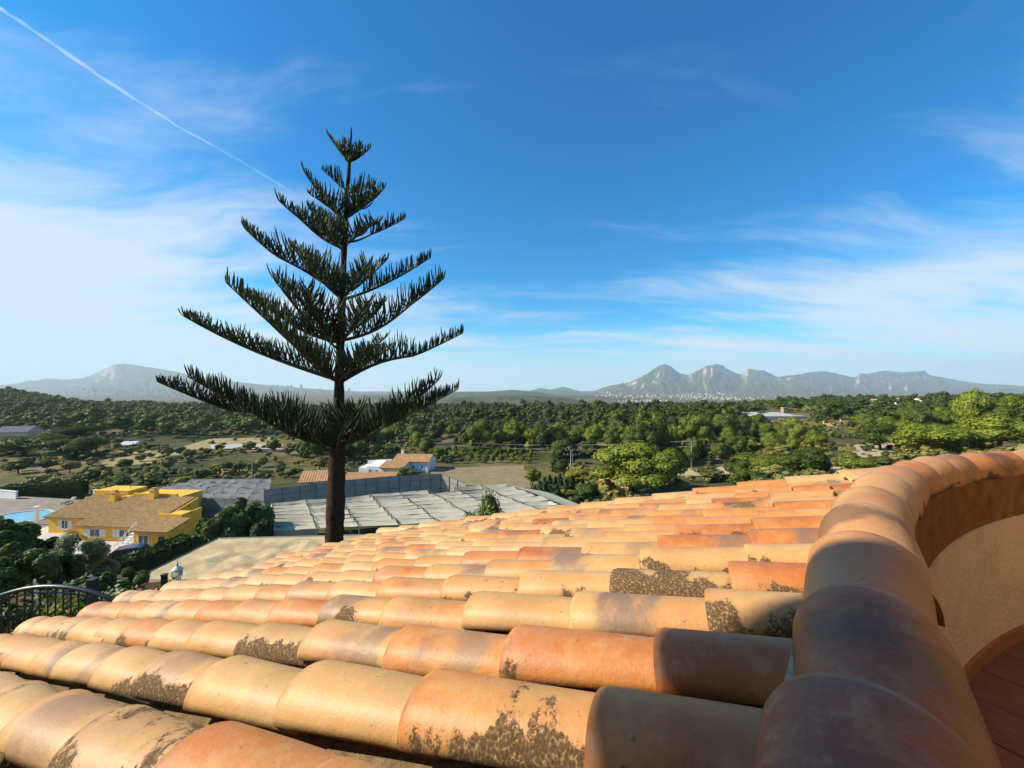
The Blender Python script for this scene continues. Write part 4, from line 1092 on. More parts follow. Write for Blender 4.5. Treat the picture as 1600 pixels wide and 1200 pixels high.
# hedges
def hedge(name, P, Q, w, h, label, seed, n=1600):
    P, Q = Vector(P), Vector(Q); d = Q - P; L = d.length; rz = math.atan2(d.y, d.x); rs = np.random.RandomState(seed)
    r = empty(name, P, rz, label, 'hedge')
    m_ = int(n * 1.0); p = rs.uniform(0, 1, (m_, 3)); f = rs.randint(0, 5, m_); nn = np.zeros((m_, 3))
    p = p * [L, w, h]; p[:, 1] -= w / 2
    for i in range(m_):
        if f[i] <= 1: p[i, 2] = h; nn[i] = (0, 0, 1)
        elif f[i] <= 3: p[i, 1] = -w / 2 if f[i] == 2 else w / 2; nn[i] = (0, -1 if f[i] == 2 else 1, .2)
        else: p[i, 0] = 0 if rs.rand() < .5 else L; nn[i] = (1 if p[i, 0] else -1, 0, .2)
    p += rs.normal(size=p.shape) * .05; nn += rs.normal(size=nn.shape) * .5; nn /= np.linalg.norm(nn, axis=1)[:, None]
    tt = np.cross(nn, rs.normal(size=nn.shape)); tt /= np.linalg.norm(tt, axis=1)[:, None]; bb = np.cross(nn, tt); s_ = rs.uniform(.07, .17, (m_, 1))
    q = np.stack([p - tt * s_ * 1.5, p - bb * s_, p + tt * s_ * 1.5, p + bb * s_], 1).reshape(-1, 3)
    link('foliage', np_mesh('foliage', q, np.arange(4 * m_).reshape(-1, 4), L_HEDGE), r)
    MB().b2(.04, L - .04, -w / 2 + .04, w / 2 - .04, -1.5, h - .04).obj('inner_growth', L_HEDGE, r)
    return r
def gz(p, dz=0): return Vector((p.x, p.y, p.z + dz))
a_, b_ = at(172, 884, 25), at(296, 858, 30); hedge('clipped_hedge', gz(a_, -2.6), gz(b_, -2.6), 1.5, 2.6, 'long clipped hedge with sunlit top below the yellow villa', 1, 3800)
a_, b_ = at(-40, 872, 24), at(57, 868, 24); hedge('clipped_hedge', gz(a_, -2.4), gz(b_, -2.4), 1.4, 2.4, 'dark clipped hedge at the left edge below the forecourt', 2, 2200)
a_ = vpt(9.4, -3.0, -.1); b_ = vpt(11.6, -2.0, -.1); hedge('clipped_hedge', a_, b_, 1.2, 1.0, 'short low hedge at the right corner of the yellow villa', 3, 700)
a_, b_ = at(10, 762, 66), at(135, 752, 70); hedge('tall_hedge', gz(a_, -2), gz(b_, -2), 2.0, 2.3, 'dark tall hedge behind the swimming pool', 4, 1800)

# ------------------------------------------------------------------ shade nets over the orchards
def mat_net(name, lo, hi, weave=9.0, rough=.9, stretch=(1, 1, 1)):
    m, t = material(name); co = t.n('ShaderNodeTexCoord').outputs['Object']
    n1 = t.noise(t.vmath('MULTIPLY', co, stretch), .9, 5, .6, .5); n2 = t.noise(co, weave, 3, .6)
    c = t.ramp(t.math('ADD', t.math('MULTIPLY', n1, .75), t.math('MULTIPLY', n2, .25)), [(.3, lo), (.7, hi)])
    return finish(m, t, c, rough, t.math('ADD', n1, t.math('MULTIPLY', n2, .3)), .4, .15, .15)
N_PALE = mat_net('pale_shade_net', (.37, .34, .245), (.54, .50, .375), 9, .9, (.4, 2.2, 1)); N_GREY = mat_net('grey_shade_net', (.33, .30, .25), (.52, .48, .40), 7); N_SAND = mat_net('sand_coloured_net', (.36, .275, .14), (.60, .48, .28), 6)
N_DARK = mat_net('dark_grey_net', (.10, .105, .10), (.24, .245, .235), 5, .9, (.3, 1.6, 1))
M_POST = simple('galvanised_post', (.22, .21, .19), .6, .2, 5)
M_ROPE = simple('dark_net_seam', (.045, .045, .04), .9, .2, 5)
def net_patch(parent, c00, c10, c11, c01, mat, nu=10, nv=6, sag=.35, seed=0, wave=.05, name='net_panel', gap=.012):
    c00, c10, c11, c01 = map(Vector, (c00, c10, c11, c01)); V = []; Fq = []
    for j in range(nv + 1):
        for i in range(nu + 1):
            u, v = gap + (1 - 2 * gap) * i / nu, gap + (1 - 2 * gap) * j / nv
            p = c00.lerp(c10, u).lerp(c01.lerp(c11, u), v)
            p.z -= sag * 4 * v * (1 - v) * (.6 + .4 * math.sin(math.pi * u)) ; p.z += wave * noise.noise(Vector((p.x * .8, p.y * 2.2, seed)))
            V.append(p)
    for j in range(nv):
        for i in range(nu): Fq.append((j * (nu + 1) + i, j * (nu + 1) + i + 1, (j + 1) * (nu + 1) + i + 1, (j + 1) * (nu + 1) + i))
    return link(name, np_mesh(name, V, Fq, mat, True), parent)
def pale_net():
    A, B, C, D = Vector((-25.0, 40.5, -15.1)), Vector((9, 45.0, -14.8)), Vector((-1.0, 60.5, -15.1)), Vector((-31.5, 50.5, -15.2))
    o = A.copy(); o.z = -19.3
    R = empty('pale_net_orchard', o, 0, 'large pale grey shade net roof over an orchard behind the tree trunk', 'net')
    nc, nr = 8, 8; rs = random.Random(4)
    def P(i, j):
        p = A.lerp(B, i / nc).lerp(D.lerp(C, i / nc), j / nr); p = p - o
        p.z += (0.22 if True else 0) * noise.noise(Vector((i * .9, j * .9, 2))); return p
    for j in range(nr):
        for i in range(nc):
            if (i, j) in ((5, 7),): continue
            net_patch(R, P(i, j), P(i + 1, j), P(i + 1, j + 1), P(i, j + 1), N_PALE, 8, 6, rs.uniform(.15, .5) if j < 6 else rs.uniform(.4, 1.1), i * 9 + j, .07, gap=.008 if (i + j) % 3 else .022)
    for i in range(1, nc):
        b = MB(); b.tube([P(i, j) + Vector((0, 0, .06)) for j in range(nr + 1)], .035, 5); b.obj('seam_cable', M_ROPE, R)
    for j in range(1, nr):
        b = MB(); b.tube([P(i, j) + Vector((0, 0, .03 - .12 * (i % 2))) for i in range(nc + 1)], .03, 5); b.obj('seam_cable', M_ROPE, R)
    for i in range(nc + 1):
        for j in (0, nr): MB().tube([P(i, j), P(i, j) - Vector((0, 0, 5))], .08, 6).obj('post', M_POST, R)
    dn = Vector((0, 0, -4.2))
    for j in range(nr):  # left side curtain, leaning outwards
        f = Vector((-1.4, -.5, 0)) ; net_patch(R, P(0, j + 1) + dn + f, P(0, j) + dn + f * .5, P(0, j), P(0, j + 1), N_PALE, 5, 6, .05, j, .12, 'side_curtain', .004)
    for i in range(nc):
        if i in (1, 2): continue
        net_patch(R, P(i, 0) + dn, P(i + 1, 0) + dn, P(i + 1, 0), P(i, 0), N_PALE, 5, 6, .05, i, .12, 'side_curtain', .004)
    # slack spill of net along the right edge
    net_patch(R, P(nc, 0) + Vector((5, 1, -1.5)), P(nc, nr) + Vector((6.5, -.5, -1.2)), P(nc, nr), P(nc, 0), N_PALE, 12, 6, .1, 3, .12, 'side_curtain', .004)
pale_net()
def grey_net():
    Q = [at(205, 771, 58), at(418, 786, 55), at(425, 752, 68), at(300, 755, 68)]
    for q in Q: q.z = -16.2
    o = Q[0].copy(); o.z = -19.8
    R = empty('grey_net_orchard', o, 0, 'dark grey shade net roof behind the yellow villa', 'net')
    nc, nr = 7, 4
    def P(i, j): return Q[0].lerp(Q[1], i / nc).lerp(Q[3].lerp(Q[2], i / nc), j / nr) - o
    for i in range(nc):
        for j in range(nr): net_patch(R, P(i, j), P(i + 1, j), P(i + 1, j + 1), P(i, j + 1), N_DARK, 6, 6, .45, i + j * 7, .15)
    for i in range(nc + 1):
        MB().tube([P(i, 0), P(i, 0) - Vector((0, 0, 4))], .06, 5).obj('post', M_POST, R)
    for i in range(nc): net_patch(R, P(i, 0) + Vector((-.5, -1.2, -3.6)), P(i + 1, 0) + Vector((-.5, -1.2, -3.6)), P(i + 1, 0), P(i, 0), N_DARK, 5, 5, 0, i, .2, 'side_curtain')
grey_net()
def net_fence():
    pts = [at(414, 765, 55), at(470, 758, 58), at(517, 752, 61), at(608, 744, 65), at(689, 740, 68), at(728, 754, 66)]
    o = pts[0].copy(); o.z = -19.6
    R = empty('net_fence', o, 0, 'long grey net windbreak with posts along the far side of the pale net', 'fence')
    k = 0
    for a, b_ in zip(pts[:-1], pts[1:]):
        L = (b_ - a).length; n = max(1, int(L / 1.6))
        for i in range(n):
            p, q = a.lerp(b_, i / n) - o, a.lerp(b_, (i + 1) / n) - o
            net_patch(R, Vector((p.x, p.y, -1)), Vector((q.x, q.y, -1)), q, p, N_GREY, 4, 4, 0, k, .03, gap=.006); k += 1
            MB().tube([(p.x, p.y - .06, -1), (p.x, p.y - .06, p.z + .1)], .045, 5).obj('post', M_POST, R)
        MB().tube([a - o + Vector((0, -.08, 0)), b_ - o + Vector((0, -.08, 0))], .035, 5).obj('rail', M_POST, R)
        MB().tube([a - o + Vector((0, -.08, -.9)), b_ - o + Vector((0, -.08, -.9))], .03, 5).obj('rail', M_POST, R)
net_fence()
def sand_net():
    z = -9.0; Q = [Vector((-17.7, 18.0, z)), Vector((-3.0, 14.5, z)), Vector((-2.4, 23.9, z)), Vector((-17.5, 22.9, z))]
    o = Vector((-17.7, 18.0, -12))
    R = empty('sand_net_roof', o, 0, 'flat sand-coloured net roof with wavy folds below the near tiles', 'net')
    V = []; Fq = []; n, m_ = 70, 34
    for j in range(m_ + 1):
        for i in range(n + 1):
            u, v = i / n, j / m_; p = Q[0].lerp(Q[1], u).lerp(Q[3].lerp(Q[2], u), v) - o
            e = min(1, 6 * min(u, 1 - u, v, 1 - v))
            w = noise.noise(Vector((p.x * .9 + 1.2 * noise.noise(Vector((p.x * .5, p.y * .5, 2))), p.y * 2.0, 1))) + .5 * noise.noise(Vector((p.x * 2.1, p.y * 3.8, 5)))
            V.append((p.x, p.y, p.z + .20 * e * w))
    for j in range(m_):
        for i in range(n): Fq.append((j * (n + 1) + i, j * (n + 1) + i + 1, (j + 1) * (n + 1) + i + 1, (j + 1) * (n + 1) + i))
    link('net_sheet', np_mesh('net_sheet', V, Fq, N_SAND, True), R)
    for a, b_ in ((0, 1), (1, 2), (2, 3), (3, 0)):
        MB().tube([Q[a] - o, Q[b_] - o], .05, 6).obj('edge_cable', M_POST, R)
        net_patch(R, Q[a] - o - Vector((0, 0, 3)), Q[b_] - o - Vector((0, 0, 3)), Q[b_] - o - Vector((0, 0, .03)), Q[a] - o - Vector((0, 0, .03)), N_SAND, 12, 5, 0, a, .05, 'side_curtain', .002)
        for i in range(5): p = Q[a].lerp(Q[b_], i / 5) - o; MB().tube([p, p - Vector((0, 0, 3.4))], .05, 6).obj('post', M_POST, R)
sand_net()
M_BRWALL = simple('brown_stone_wall', (.30, .22, .13), .95, .35, 3, .1, bstr=.9, bdist=.05)
a_, b_ = at(112, 907, 16.6), at(198, 906, 17.0); garden_wall('low_wall', gz(a_, -.9), gz(b_, -.9), .85, M_BRWALL, 'rough brown low wall left of the sand-coloured net', .3, 1, False)
a_, b_ = at(200, 906, 17.0), at(300, 906, 16.8); garden_wall('low_wall', gz(a_, -.9), gz(b_, -.9), .9, M_BRWALL, 'smooth brown low wall under the lantern', .3, 1, False)

# ------------------------------------------------------------------ white farmhouse and outbuildings
def farm():
    P = onground(636, 92.0); rz = rad(-8)
    R = empty('white_farmhouse', P, rz, 'white farmhouse with orange tiled roofs at the edge of the brown field', 'house')
    walls(R, -3.4, 5.2, 0, 6, -2, (2.6, 2.6, 2.6, 2.6), M_WHITE); g1 = MB().hexa([(-3.4, 0, 2.6), (5.2, 0, 2.6), (5.2, 6, 2.6), (-3.4, 6, 2.6), (-3.4, 2.95, 3.7), (5.2, 2.95, 3.7), (5.2, 3.05, 3.7), (-3.4, 3.05, 3.7)]); g1.obj('gable', M_WHITE, R)
    b = MB(); tiled_slope(b, (-3.7, -.4, 2.55), (5.5, -.4, 2.55), (5.5, 3, 3.78), (-3.7, 3, 3.78), .4); tiled_slope(b, (5.5, 6.4, 2.55), (-3.7, 6.4, 2.55), (-3.7, 3, 3.78), (5.5, 3, 3.78), .4); b.obj('roof', M_ORROOF, R)
    walls(R, -4.6, .6, -4.2, -.02, -2, (1.9, 1.9, 2.5, 2.5), M_WHITE)
    b = MB(); tiled_slope(b, (-4.9, -4.6, 1.8), (.9, -4.6, 1.8), (.9, -.45, 2.72), (-4.9, -.45, 2.72), .4); b.obj('roof', M_ORROOF, R)
    walls(R, -8.5, -4.65, -3.2, 2.5, -2, (1.8, 1.8, 2.2, 2.2), M_WHITE, 'annex'); walls(R, -11.2, -8.55, -2, 2, -2, (1.2, 1.2, 1.2, 1.2), M_WHITE, 'annex')
    for x in (1.6, 3.8): window(R, (x, -.001, 1.2), .7, .8, (0, -1))
    window(R, (-3.3, -4.201, .7), .7, .9, (0, -1)); window(R, (-.8, -4.201, .7), .7, .9, (0, -1))
    for x in (-7.7, -6.0): window(R, (x, -3.201, .7), .6, .8, (0, -1))
    c = MB().box((-2.6, 3.6, 4.0), (.6, .6, 1.4)).obj('chimney', M_WHITE, R); MB().box((-2.6, 3.6, 4.76), (.75, .75, .1)).obj('chimney_cap', M_ORROOF, c)
farm()
p = onground(575, 95); q = onground(612, 97)
garden_wall('garden_wall', p, q, 2.2, M_WHITE, 'white wall left of the farmhouse', .3)
q_ = onground(578, 93); q_.z -= .3
def barn(px0, px1, d, eave, top, dep, label, mat=M_ORROOF, rz=0.0):
    P = onground(px0, d); W = (px1 - px0) / F * d
    R = empty('farm_shed', P, rz, label, 'shed'); ze = -(eave - YH) / F * d - P.z; zt = -(top - YH) / F * d - P.z
    walls(R, 0, W, 0, dep, -1.5, (ze, ze, zt, zt), M_WHITE)
    b = MB(); tiled_slope(b, (-.25, -.3, ze), (W + .25, -.3, ze), (W + .25, dep + .2, zt + .05), (-.25, dep + .2, zt + .05), .45); b.obj('roof', mat, R)
    window(R, (W * .35, -.001, ze * .55), .8, .8, (0, -1))
barn(468, 517, 76, 754, 745, 5, 'white shed with sloping clay roof left of the pine trunk', rz=.35)
barn(533, 572, 74, 752, 746, 4, 'low shed with pinkish clay roof right of the pine trunk', rz=.05)
barn(574, 612, 74, 751, 745, 4, 'low shed with clay roof in front of the white farmhouse', rz=.05)
def cottage(px0, px1, py0, py1, d, label, mat, dep=5, rz=0.0, roofm=M_FARROOF, chim=True, name='cottage'):
    P = onground(px0, d); W = (px1 - px0) / F * d; zb = P.z; ze = -(py1 - YH) / F * d - zb; zt = -(py0 - YH) / F * d - zb
    R = empty(name, P, rz, label, 'house'); walls(R, 0, W, 0, dep, -1.5, (ze, ze, ze, ze), mat)
    MB().hexa([(0, 0, ze), (W, 0, ze), (W, dep, ze), (0, dep, ze), (0, dep / 2 - .04, zt), (W, dep / 2 - .04, zt), (W, dep / 2 + .04, zt), (0, dep / 2 + .04, zt)]).obj('gable', mat, R)
    b = MB(); tiled_slope(b, (-.25, -.35, ze - .1), (W + .25, -.35, ze - .1), (W + .25, dep / 2, zt + .06), (-.25, dep / 2, zt + .06), .4, n_along=6); tiled_slope(b, (W + .25, dep + .35, ze - .1), (-.25, dep + .35, ze - .1), (-.25, dep / 2, zt + .06), (W + .25, dep / 2, zt + .06), .4, n_along=6); b.obj('roof', roofm, R)
    n = max(1, int(W / 3))
    for i in range(n): window(R, (W * (i + .5) / n, -.001, ze * .55), .8, .9, (0, -1))
    if chim:
        c = MB().box((W * .2, dep * .6, zt), (.55, .55, 1.4)).obj('chimney', mat, R); MB().box((W * .2, dep * .6, zt + .75), (.7, .7, .1)).obj('chimney_cap', roofm, c)
    return R
M_BEIGE = simple('beige_render', (.62, .52, .36), .9, .1, 2, .2)
cottage(937, 985, 750, 763, 68, 'small beige cottage with worn tile roof below the big umbrella pine', M_BEIGE, 5, -.25)
cottage(1296, 1320, 663, 669, 168, 'pale terraced villa with tiled roof on the right slope', M_BEIGE, 7, .1, M_ORROOF)
cottage(1322, 1346, 659, 664, 185, 'second pale villa just behind the terraced one on the right slope', M_BEIGE, 7, .1, M_ORROOF)
cottage(900, 916, 675, 681, 185, 'small white house half hidden in the central wood', M_WHITE, 6, .3)
cottage(62, 85, 673, 678, 170, 'long white low building beyond the left field', M_WHITE, 6, .2, M_WHITE, False)
cottage(188, 208, 691, 695, 135, 'tiny white shed in the left field', M_WHITE, 4, .1, M_WHITE, False)
cottage(-10, 30, 668, 676, 150, 'grey roofed building at the left edge', M_BEIGE, 8, .3, simple('grey_roof', (.2, .2, .2), .8), False)
for i, (a, b_, t_, e_, d) in enumerate([(1352, 1368, 629, 633, 300), (1369, 1386, 627, 632, 290), (1387, 1400, 628, 632, 310), (1402, 1420, 625, 630, 320), (1440, 1448, 625, 629, 330)]):
    R = cottage(a, b_, t_, e_, d, ['leftmost white villa on the wooded crest at right', 'second white villa from the left on the wooded crest', 'middle white villa on the wooded crest', 'fourth white villa from the left on the wooded crest', 'rightmost small white villa on the wooded crest'][i], M_WHITE, 7, .1 * i, M_FARROOF if i % 2 else M_ORROOF, False)
    R.location.z += 1.6
def far_net():
    P = onground(1178, 218); W = 88 / F * 218
    R = empty('white_net_field', P, .06, 'pale white net field in the gap of the woods', 'net')
    for i in range(9):
        net_patch(R, (W * i / 9, 0, 2.4), (W * (i + 1) / 9, 0, 2.4), (W * (i + 1) / 9, 26, 3.2), (W * i / 9, 26, 3.2), mat_net('white_net', (.36, .37, .36), (.50, .51, .50), 3) if i == 0 else bpy.data.materials['white_net'], 4, 6, .3, i, .2)
        MB().tube([(W * i / 9, 0, -.5), (W * i / 9, 0, 2.5)], .08, 5).obj('post', M_POST, R)
    net_patch(R, (0, 0, 0), (W, 0, 0), (W, 0, 2.4), (0, 0, 2.4), bpy.data.materials['white_net'], 6, 3, 0, 1, .1, 'side_curtain')
far_net()
Pw = onground(1225, 246); R = empty('water_tower', Pw, 0, 'small square brick hut beyond the white net field', 'hut')
MB().box((0, 0, 2.4), (2.6, 2.6, 5.6)).obj('wall', simple('brick_hut', (.36, .24, .16), .9), R); MB().box((0, 0, 5.3), (3.0, 3.0, .25)).obj('roof', M_FARROOF, R)
# white wall and lane behind the roof verge
a_, b_ = at(822, 766, 60), at(862, 786, 50); garden_wall('lane_wall', gz(a_, -2.2), gz(b_, -2.0), 2.0, M_WHITE, 'white wall along the lane behind the roof verge', .3)
a_, b_ = at(863, 786, 50), at(905, 800, 47); garden_wall('lane_wall', gz(a_, -2.0), gz(b_, -1.6), 1.9, M_WHITE, 'white wall end running down behind the roof verge', .3)
M_DIRT = simple('sandy_soil', (.46, .36, .22), .95, .25, .25, .1, bstr=.8, bdist=.2)
M_FIELD = simple('brown_field_soil', (.27, .205, .115), .95, .3, .35, .1, bstr=.8, bdist=.2)
M_DRY = simple('dry_grass_field', (.34, .27, .13), .95, .3, .3, .1, bstr=.8, bdist=.2)
M_LANE = simple('pale_lane', (.45, .42, .37), .95, .15, .8, .1)
def pxs(*pp): return [hit(a, b_) for a, b_ in pp]
sheet('field', pxs((690, 757), (830, 765), (818, 728), (672, 733)), M_FIELD, .10, 14, label='bare brown field right of the white farmhouse')
sheet('lane', [at(762, 765, 62).xy, at(880, 800, 46).xy, at(845, 800, 44).xy, at(740, 758, 62).xy], M_LANE, .12, 10, label='pale lane beside the white wall', wob=.02)
sheet('dry_field', pxs((268, 706), (420, 702), (428, 684), (330, 686)), M_DRY, .25, 14, label='dry tan field beyond the rough ground at left')
sheet('dry_field', pxs((150, 732), (300, 722), (280, 703), (185, 707)), M_DRY, .15, 14, label='dry tan field patch beside the dark tree')
sheet('sandy_bank', pxs((1280, 745), (1410, 722), (1395, 688), (1335, 697)), M_DIRT, .2, 16, label='bare sandy bank among the pines at right')
sheet('sandy_patch', pxs((1050, 745), (1140, 742), (1125, 728), (1060, 730)), M_DIRT, .15, 12, label='bare sandy patch behind the roof verge')
sheet('road', pxs((330, 703), (520, 706), (520, 699), (330, 696)), M_LANE, .35, 14, label='pale road across the left fields', wob=.03)

# ------------------------------------------------------------------ power line
def pole(P, h, label, arms=(), lattice=False):
    R = empty('power_pylon' if lattice else 'power_pole', P, 0, label, 'pylon' if lattice else 'pole')
    if lattice:
        w = h * .055; b = MB()
        for sx in (-1, 1):
            for sy in (-1, 1): b.tube([(sx * w, sy * w, -.5), (sx * w * .45, sy * w * .45, h)], .05, 4)
        n = 12
        for i in range(n):
            f0, f1 = i / n, (i + 1) / n; w0, w1 = w * (1 - .55 * f0), w * (1 - .55 * f1); s_ = 1 if i % 2 else -1
            for sy in (-1, 1): b.tube([(s_ * w0, sy * w0, h * f0), (-s_ * w1, sy * w1, h * f1)], .03, 4); b.tube([(sy * w0, s_ * w0, h * f0), (sy * w1, -s_ * w1, h * f1)], .03, 4)
        b.obj('mast', M_POST2, R)
    else: MB().tube([(0, 0, -.6), (0, 0, h)], [.17, .11], 7).obj('mast', M_POST2, R)
    for z, wd in arms:
        a = MB().box((0, 0, h * z), (wd, .10, .10)).obj('cross_arm', M_POST2, R)
        for x in (-wd / 2, -wd / 4, wd / 4, wd / 2): MB().tube([(x, 0, h * z), (x, 0, h * z + .35)], .07, 5).obj('insulator', M_POST2, a)
    return R
M_POST2 = simple('weathered_pole', (.30, .285, .26), .8, .2, 3)
P1 = onground(893, 84); h1 = -(702 - YH) / F * 84 - P1.z; pole(P1, h1, 'steel lattice pylon with two cross arms above the cypresses', ((.97, 2.6), (.80, 3.4)), True)
P2 = onground(1080, 86); h2 = -(689 - YH) / F * 86 - P2.z; pole(P2, h2, 'grey power pole in the central wood', ((.98, 2.0), (.86, 1.4)))
P3 = onground(843, 190); h3 = -(657 - YH) / F * 190 - P3.z; pole(P3, h3, 'distant power pole left of the central wood', ((.96, 3.0),))
P4 = onground(1152, 170); h4 = -(668 - YH) / F * 170 - P4.z; pole(P4, h4, 'thin pole rising from the pines left of the white net field')
P5 = hit(395, 758); h5 = -(722 - YH) / F * P5.y - P5.z; pole(P5, h5, 'thin dark wooden pole behind the grey net')
P6 = onground(677, 180); h6 = -(645 - YH) / F * 180 - P6.z; pole(P6, h6, 'thin pole beside the tip of the pine branches')
def wires(A, B, offs, sag, label):
    for i, (oa, ob) in enumerate(offs):
        pts = []
        for k in range(25):
            f = k / 24; p = Vector(A).lerp(Vector(B), f) + Vector((oa[0] * (1 - f) + ob[0] * f, 0, oa[1] * (1 - f) + ob[1] * f)); p.z -= sag * 4 * f * (1 - f); pts.append(p - Vector(A))
        o = MB().tube(pts, .022, 4).obj('power_cable', M_POST2, None, A); tag(o, label[i % len(label)], 'cable', 'cables of the power line')
T2 = P2 + Vector((0, 0, h2)); T1 = P1 + Vector((0, 0, h1)); T3 = P3 + Vector((0, 0, h3)); T6 = P6 + Vector((0, 0, h6))
wires(T2, at(560, 668, 170), [((-1.5, 0), (-1.5, 0)), ((1.5, 0), (1.5, 0)), ((-1, -1.2), (-1, -1.2)), ((1, -1.2), (1, -1.2))], 3.5, ['thin cable from the grey power pole across the central wood'])
wires(T3, T6, [((-1.4, 0), (-1.0, 0)), ((1.4, -.3), (1.0, -.6)), ((0, -.9), (0, -1.3))], 2.0, ['thin cable between the two distant poles'])

# ------------------------------------------------------------------ distant towns
def town(name, items, label, seed):
    rs = random.Random(seed); b = MB()
    for (px, py, n, spx, spy, d) in items:
        for i in range(n):
            x = rs.gauss(px, spx); y = rs.gauss(py, spy); dd = d * rs.uniform(.85, 1.15)
            X = (x - 800) / F * dd; z = max(-(y - YH) / F * dd, g(X, dd)) if rs.random() < .7 else g(X, dd)
            w, h = rs.uniform(7, 16), rs.uniform(5, 9) * (1 + rs.random() * .4)
            b.box((X, dd, z + h / 2 - 3), (w, w * .8, h + 6), rs.uniform(0, 3))
    o = b.obj(name, simple('pale_town_walls', (.50, .45, .39), .9, .2, .02)); tag(o, label, None, None, 'stuff')
town('far_town', [(945, 617, 50, 12, 2.5, 4200), (1000, 620, 30, 22, 2, 4000), (1090, 618, 70, 30, 2.2, 4600), (1050, 621, 30, 28, 1.5, 4200), (1130, 624, 50, 40, 2, 3600), (1010, 633, 40, 25, 1.5, 2600), (1280, 628, 30, 12, 2, 2600)], 'hazy white town spread below the mountain range', 1)
town('coastal_town', [(180, 612, 160, 40, 3, 5200), (240, 616, 160, 45, 3.5, 4600), (300, 620, 80, 40, 3, 4000), (150, 608, 40, 12, 2, 6000), (340, 616, 60, 40, 2.5, 5000)], 'hazy pale town spread below the coastal mountain', 2)
b = MB(); rs_ = random.Random(8)
for i in range(46):
    px = rs_.gauss(440, 12) if i < 30 else rs_.uniform(400, 560); d = rs_.uniform(7200, 8000); X = (px - 800) / F * d; h = rs_.uniform(50, 140) * (1.2 if i < 30 else .7)
    b.box((X, d, -115 + h / 2), (rs_.uniform(22, 40), 30, h), 0)
tag(b.obj('far_skyline', bpy.data.materials['pale_town_walls']), 'faint hazy tower blocks on the horizon behind the pine tree', None, None, 'stuff')

# ------------------------------------------------------------------ garden below: railing, lanterns, plants
def railing():
    d = 5.6; o = at(80, 1010, d)
    R = empty('iron_railing', o, 0, 'black arched iron railing at the lower left edge', 'railing')
    def top(px): return 915 + (px - 82) ** 2 * (.0024 if px < 82 else .0021)
    pts = [at(px, top(px), d) - o for px in range(-70, 196, 8)]
    MB().tube(pts, .032, 8).obj('handrail', M_BLACK, R, smooth=True)
    low = [at(px, 1003, d) - o for px in (-70, 195)]; MB().tube(low, .02, 6).obj('bottom_rail', M_BLACK, R)
    for px in range(-66, 192, 12): MB().tube([at(px, top(px) + 1, d) - o, at(px, 1010, d) - o], .011, 5).obj('bar', M_BLACK, R)
    mid = [at(px, top(px) + 9, d) - o for px in range(-70, 196, 8)]; MB().tube(mid, .012, 6).obj('second_rail', M_BLACK, R)
railing()
def lantern(P, s, label):
    R = empty('garden_lantern', P, 0, label, 'lantern'); iv = simple('ivory_lantern_paint', (.62, .60, .54), .5, .1, 8) if 'ivory_lantern_paint' not in bpy.data.materials else bpy.data.materials['ivory_lantern_paint']
    MB().lathe([(.0, .0), (.035, .0), (.03, -.04), (.025, -2.4), (.07, -2.45)][::-1], 10).obj('post', iv, R, smooth=True).scale = (s, s, s)
    MB().lathe([(.06, -.02), (.085, .0), (.085, .03), (.05, .04)], 12).obj('base_ring', iv, R).scale = (s, s, s)
    gm, t = material('lantern_glass'); b = t.n('ShaderNodeBsdfPrincipled', ins={'Base Color': (.8, .82, .8, 1), 'Roughness': .1, 'Transmission Weight': .9, 'IOR': 1.1}); oo = t.n('ShaderNodeOutputMaterial'); t.set(oo.inputs[0], b)
    MB().lathe([(.055, .035), (.105, .12), (.115, .24), (.10, .285)], 12).obj('glass', gm, R, smooth=True).scale = (s, s, s)
    for k in range(6):
        a = k * math.pi / 3; MB().tube([(r * math.cos(a), r * math.sin(a), z) for r, z in ((.062, .03), (.112, .12), (.122, .24), (.108, .29))], .009, 5).obj('cage_bar', iv, R).scale = (s, s, s)
    MB().lathe([(.115, .285), (.14, .29), (.125, .32), (.085, .36), (.05, .38), (.03, .40), (.02, .44), (.032, .46), (.018, .48), (.012, .52), (.0, .57)], 14).obj('lid', iv, R, smooth=True).scale = (s, s, s)
lantern(at(279, 906, 8.6), .82, 'ivory garden lantern with pointed lid beside the left tile eave')
lantern(at(622, 842, 14), .72, 'lantern with only its pointed lid showing above the roof tiles')
R = empty('gate_post', at(147, 985, 6.4), 0, 'dark square post behind the arched railing', 'post'); MB().box((0, 0, .42), (.10, .10, .84)).obj('shaft', M_BLACK, R); MB().box((0, 0, .86), (.12, .12, .03)).obj('cap', M_BLACK, R)
R = empty('gate_post', at(259, 950, 8.2), 0, 'thin black post left of the ivory lantern', 'post'); MB().box((0, 0, .36), (.08, .08, .72)).obj('shaft', M_BLACK, R); MB().box((0, 0, .73), (.095, .095, .025)).obj('cap', M_BLACK, R)
def plant(P, r, h, mat, label, seed, n=150, leaf=.09):
    rs = random.Random(seed); R = empty('garden_plant', P, 0, label, 'plant')
    b = MB(); st = MB()
    for i in range(9):
        a = rs.uniform(0, 6.28); q = rs.uniform(.2, 1) * r; e = Vector((q * math.cos(a), q * math.sin(a), h * rs.uniform(.6, 1)))
        st.tube([(0, 0, -.1), e * .5 + Vector((0, 0, .1)), e], [.012, .009, .004], 4)
        for k in range(n // 9):
            f = rs.uniform(.25, 1.05); p = e * f + Vector((rs.gauss(0, .12 * r), rs.gauss(0, .12 * r), rs.gauss(0, .06)))
            d = Vector((rs.gauss(0, 1), rs.gauss(0, 1), rs.uniform(-.3, .9))).normalized(); s_ = d.orthogonal().normalized() * leaf * .35; l = leaf * rs.uniform(.7, 1.5)
            b.add([p, p + d * l * .45 + s_, p + d * l, p + d * l * .45 - s_], [(0, 1, 2, 3)])
    st.obj('stems', M_TWIG, R); b.obj('leaves', mat, R)
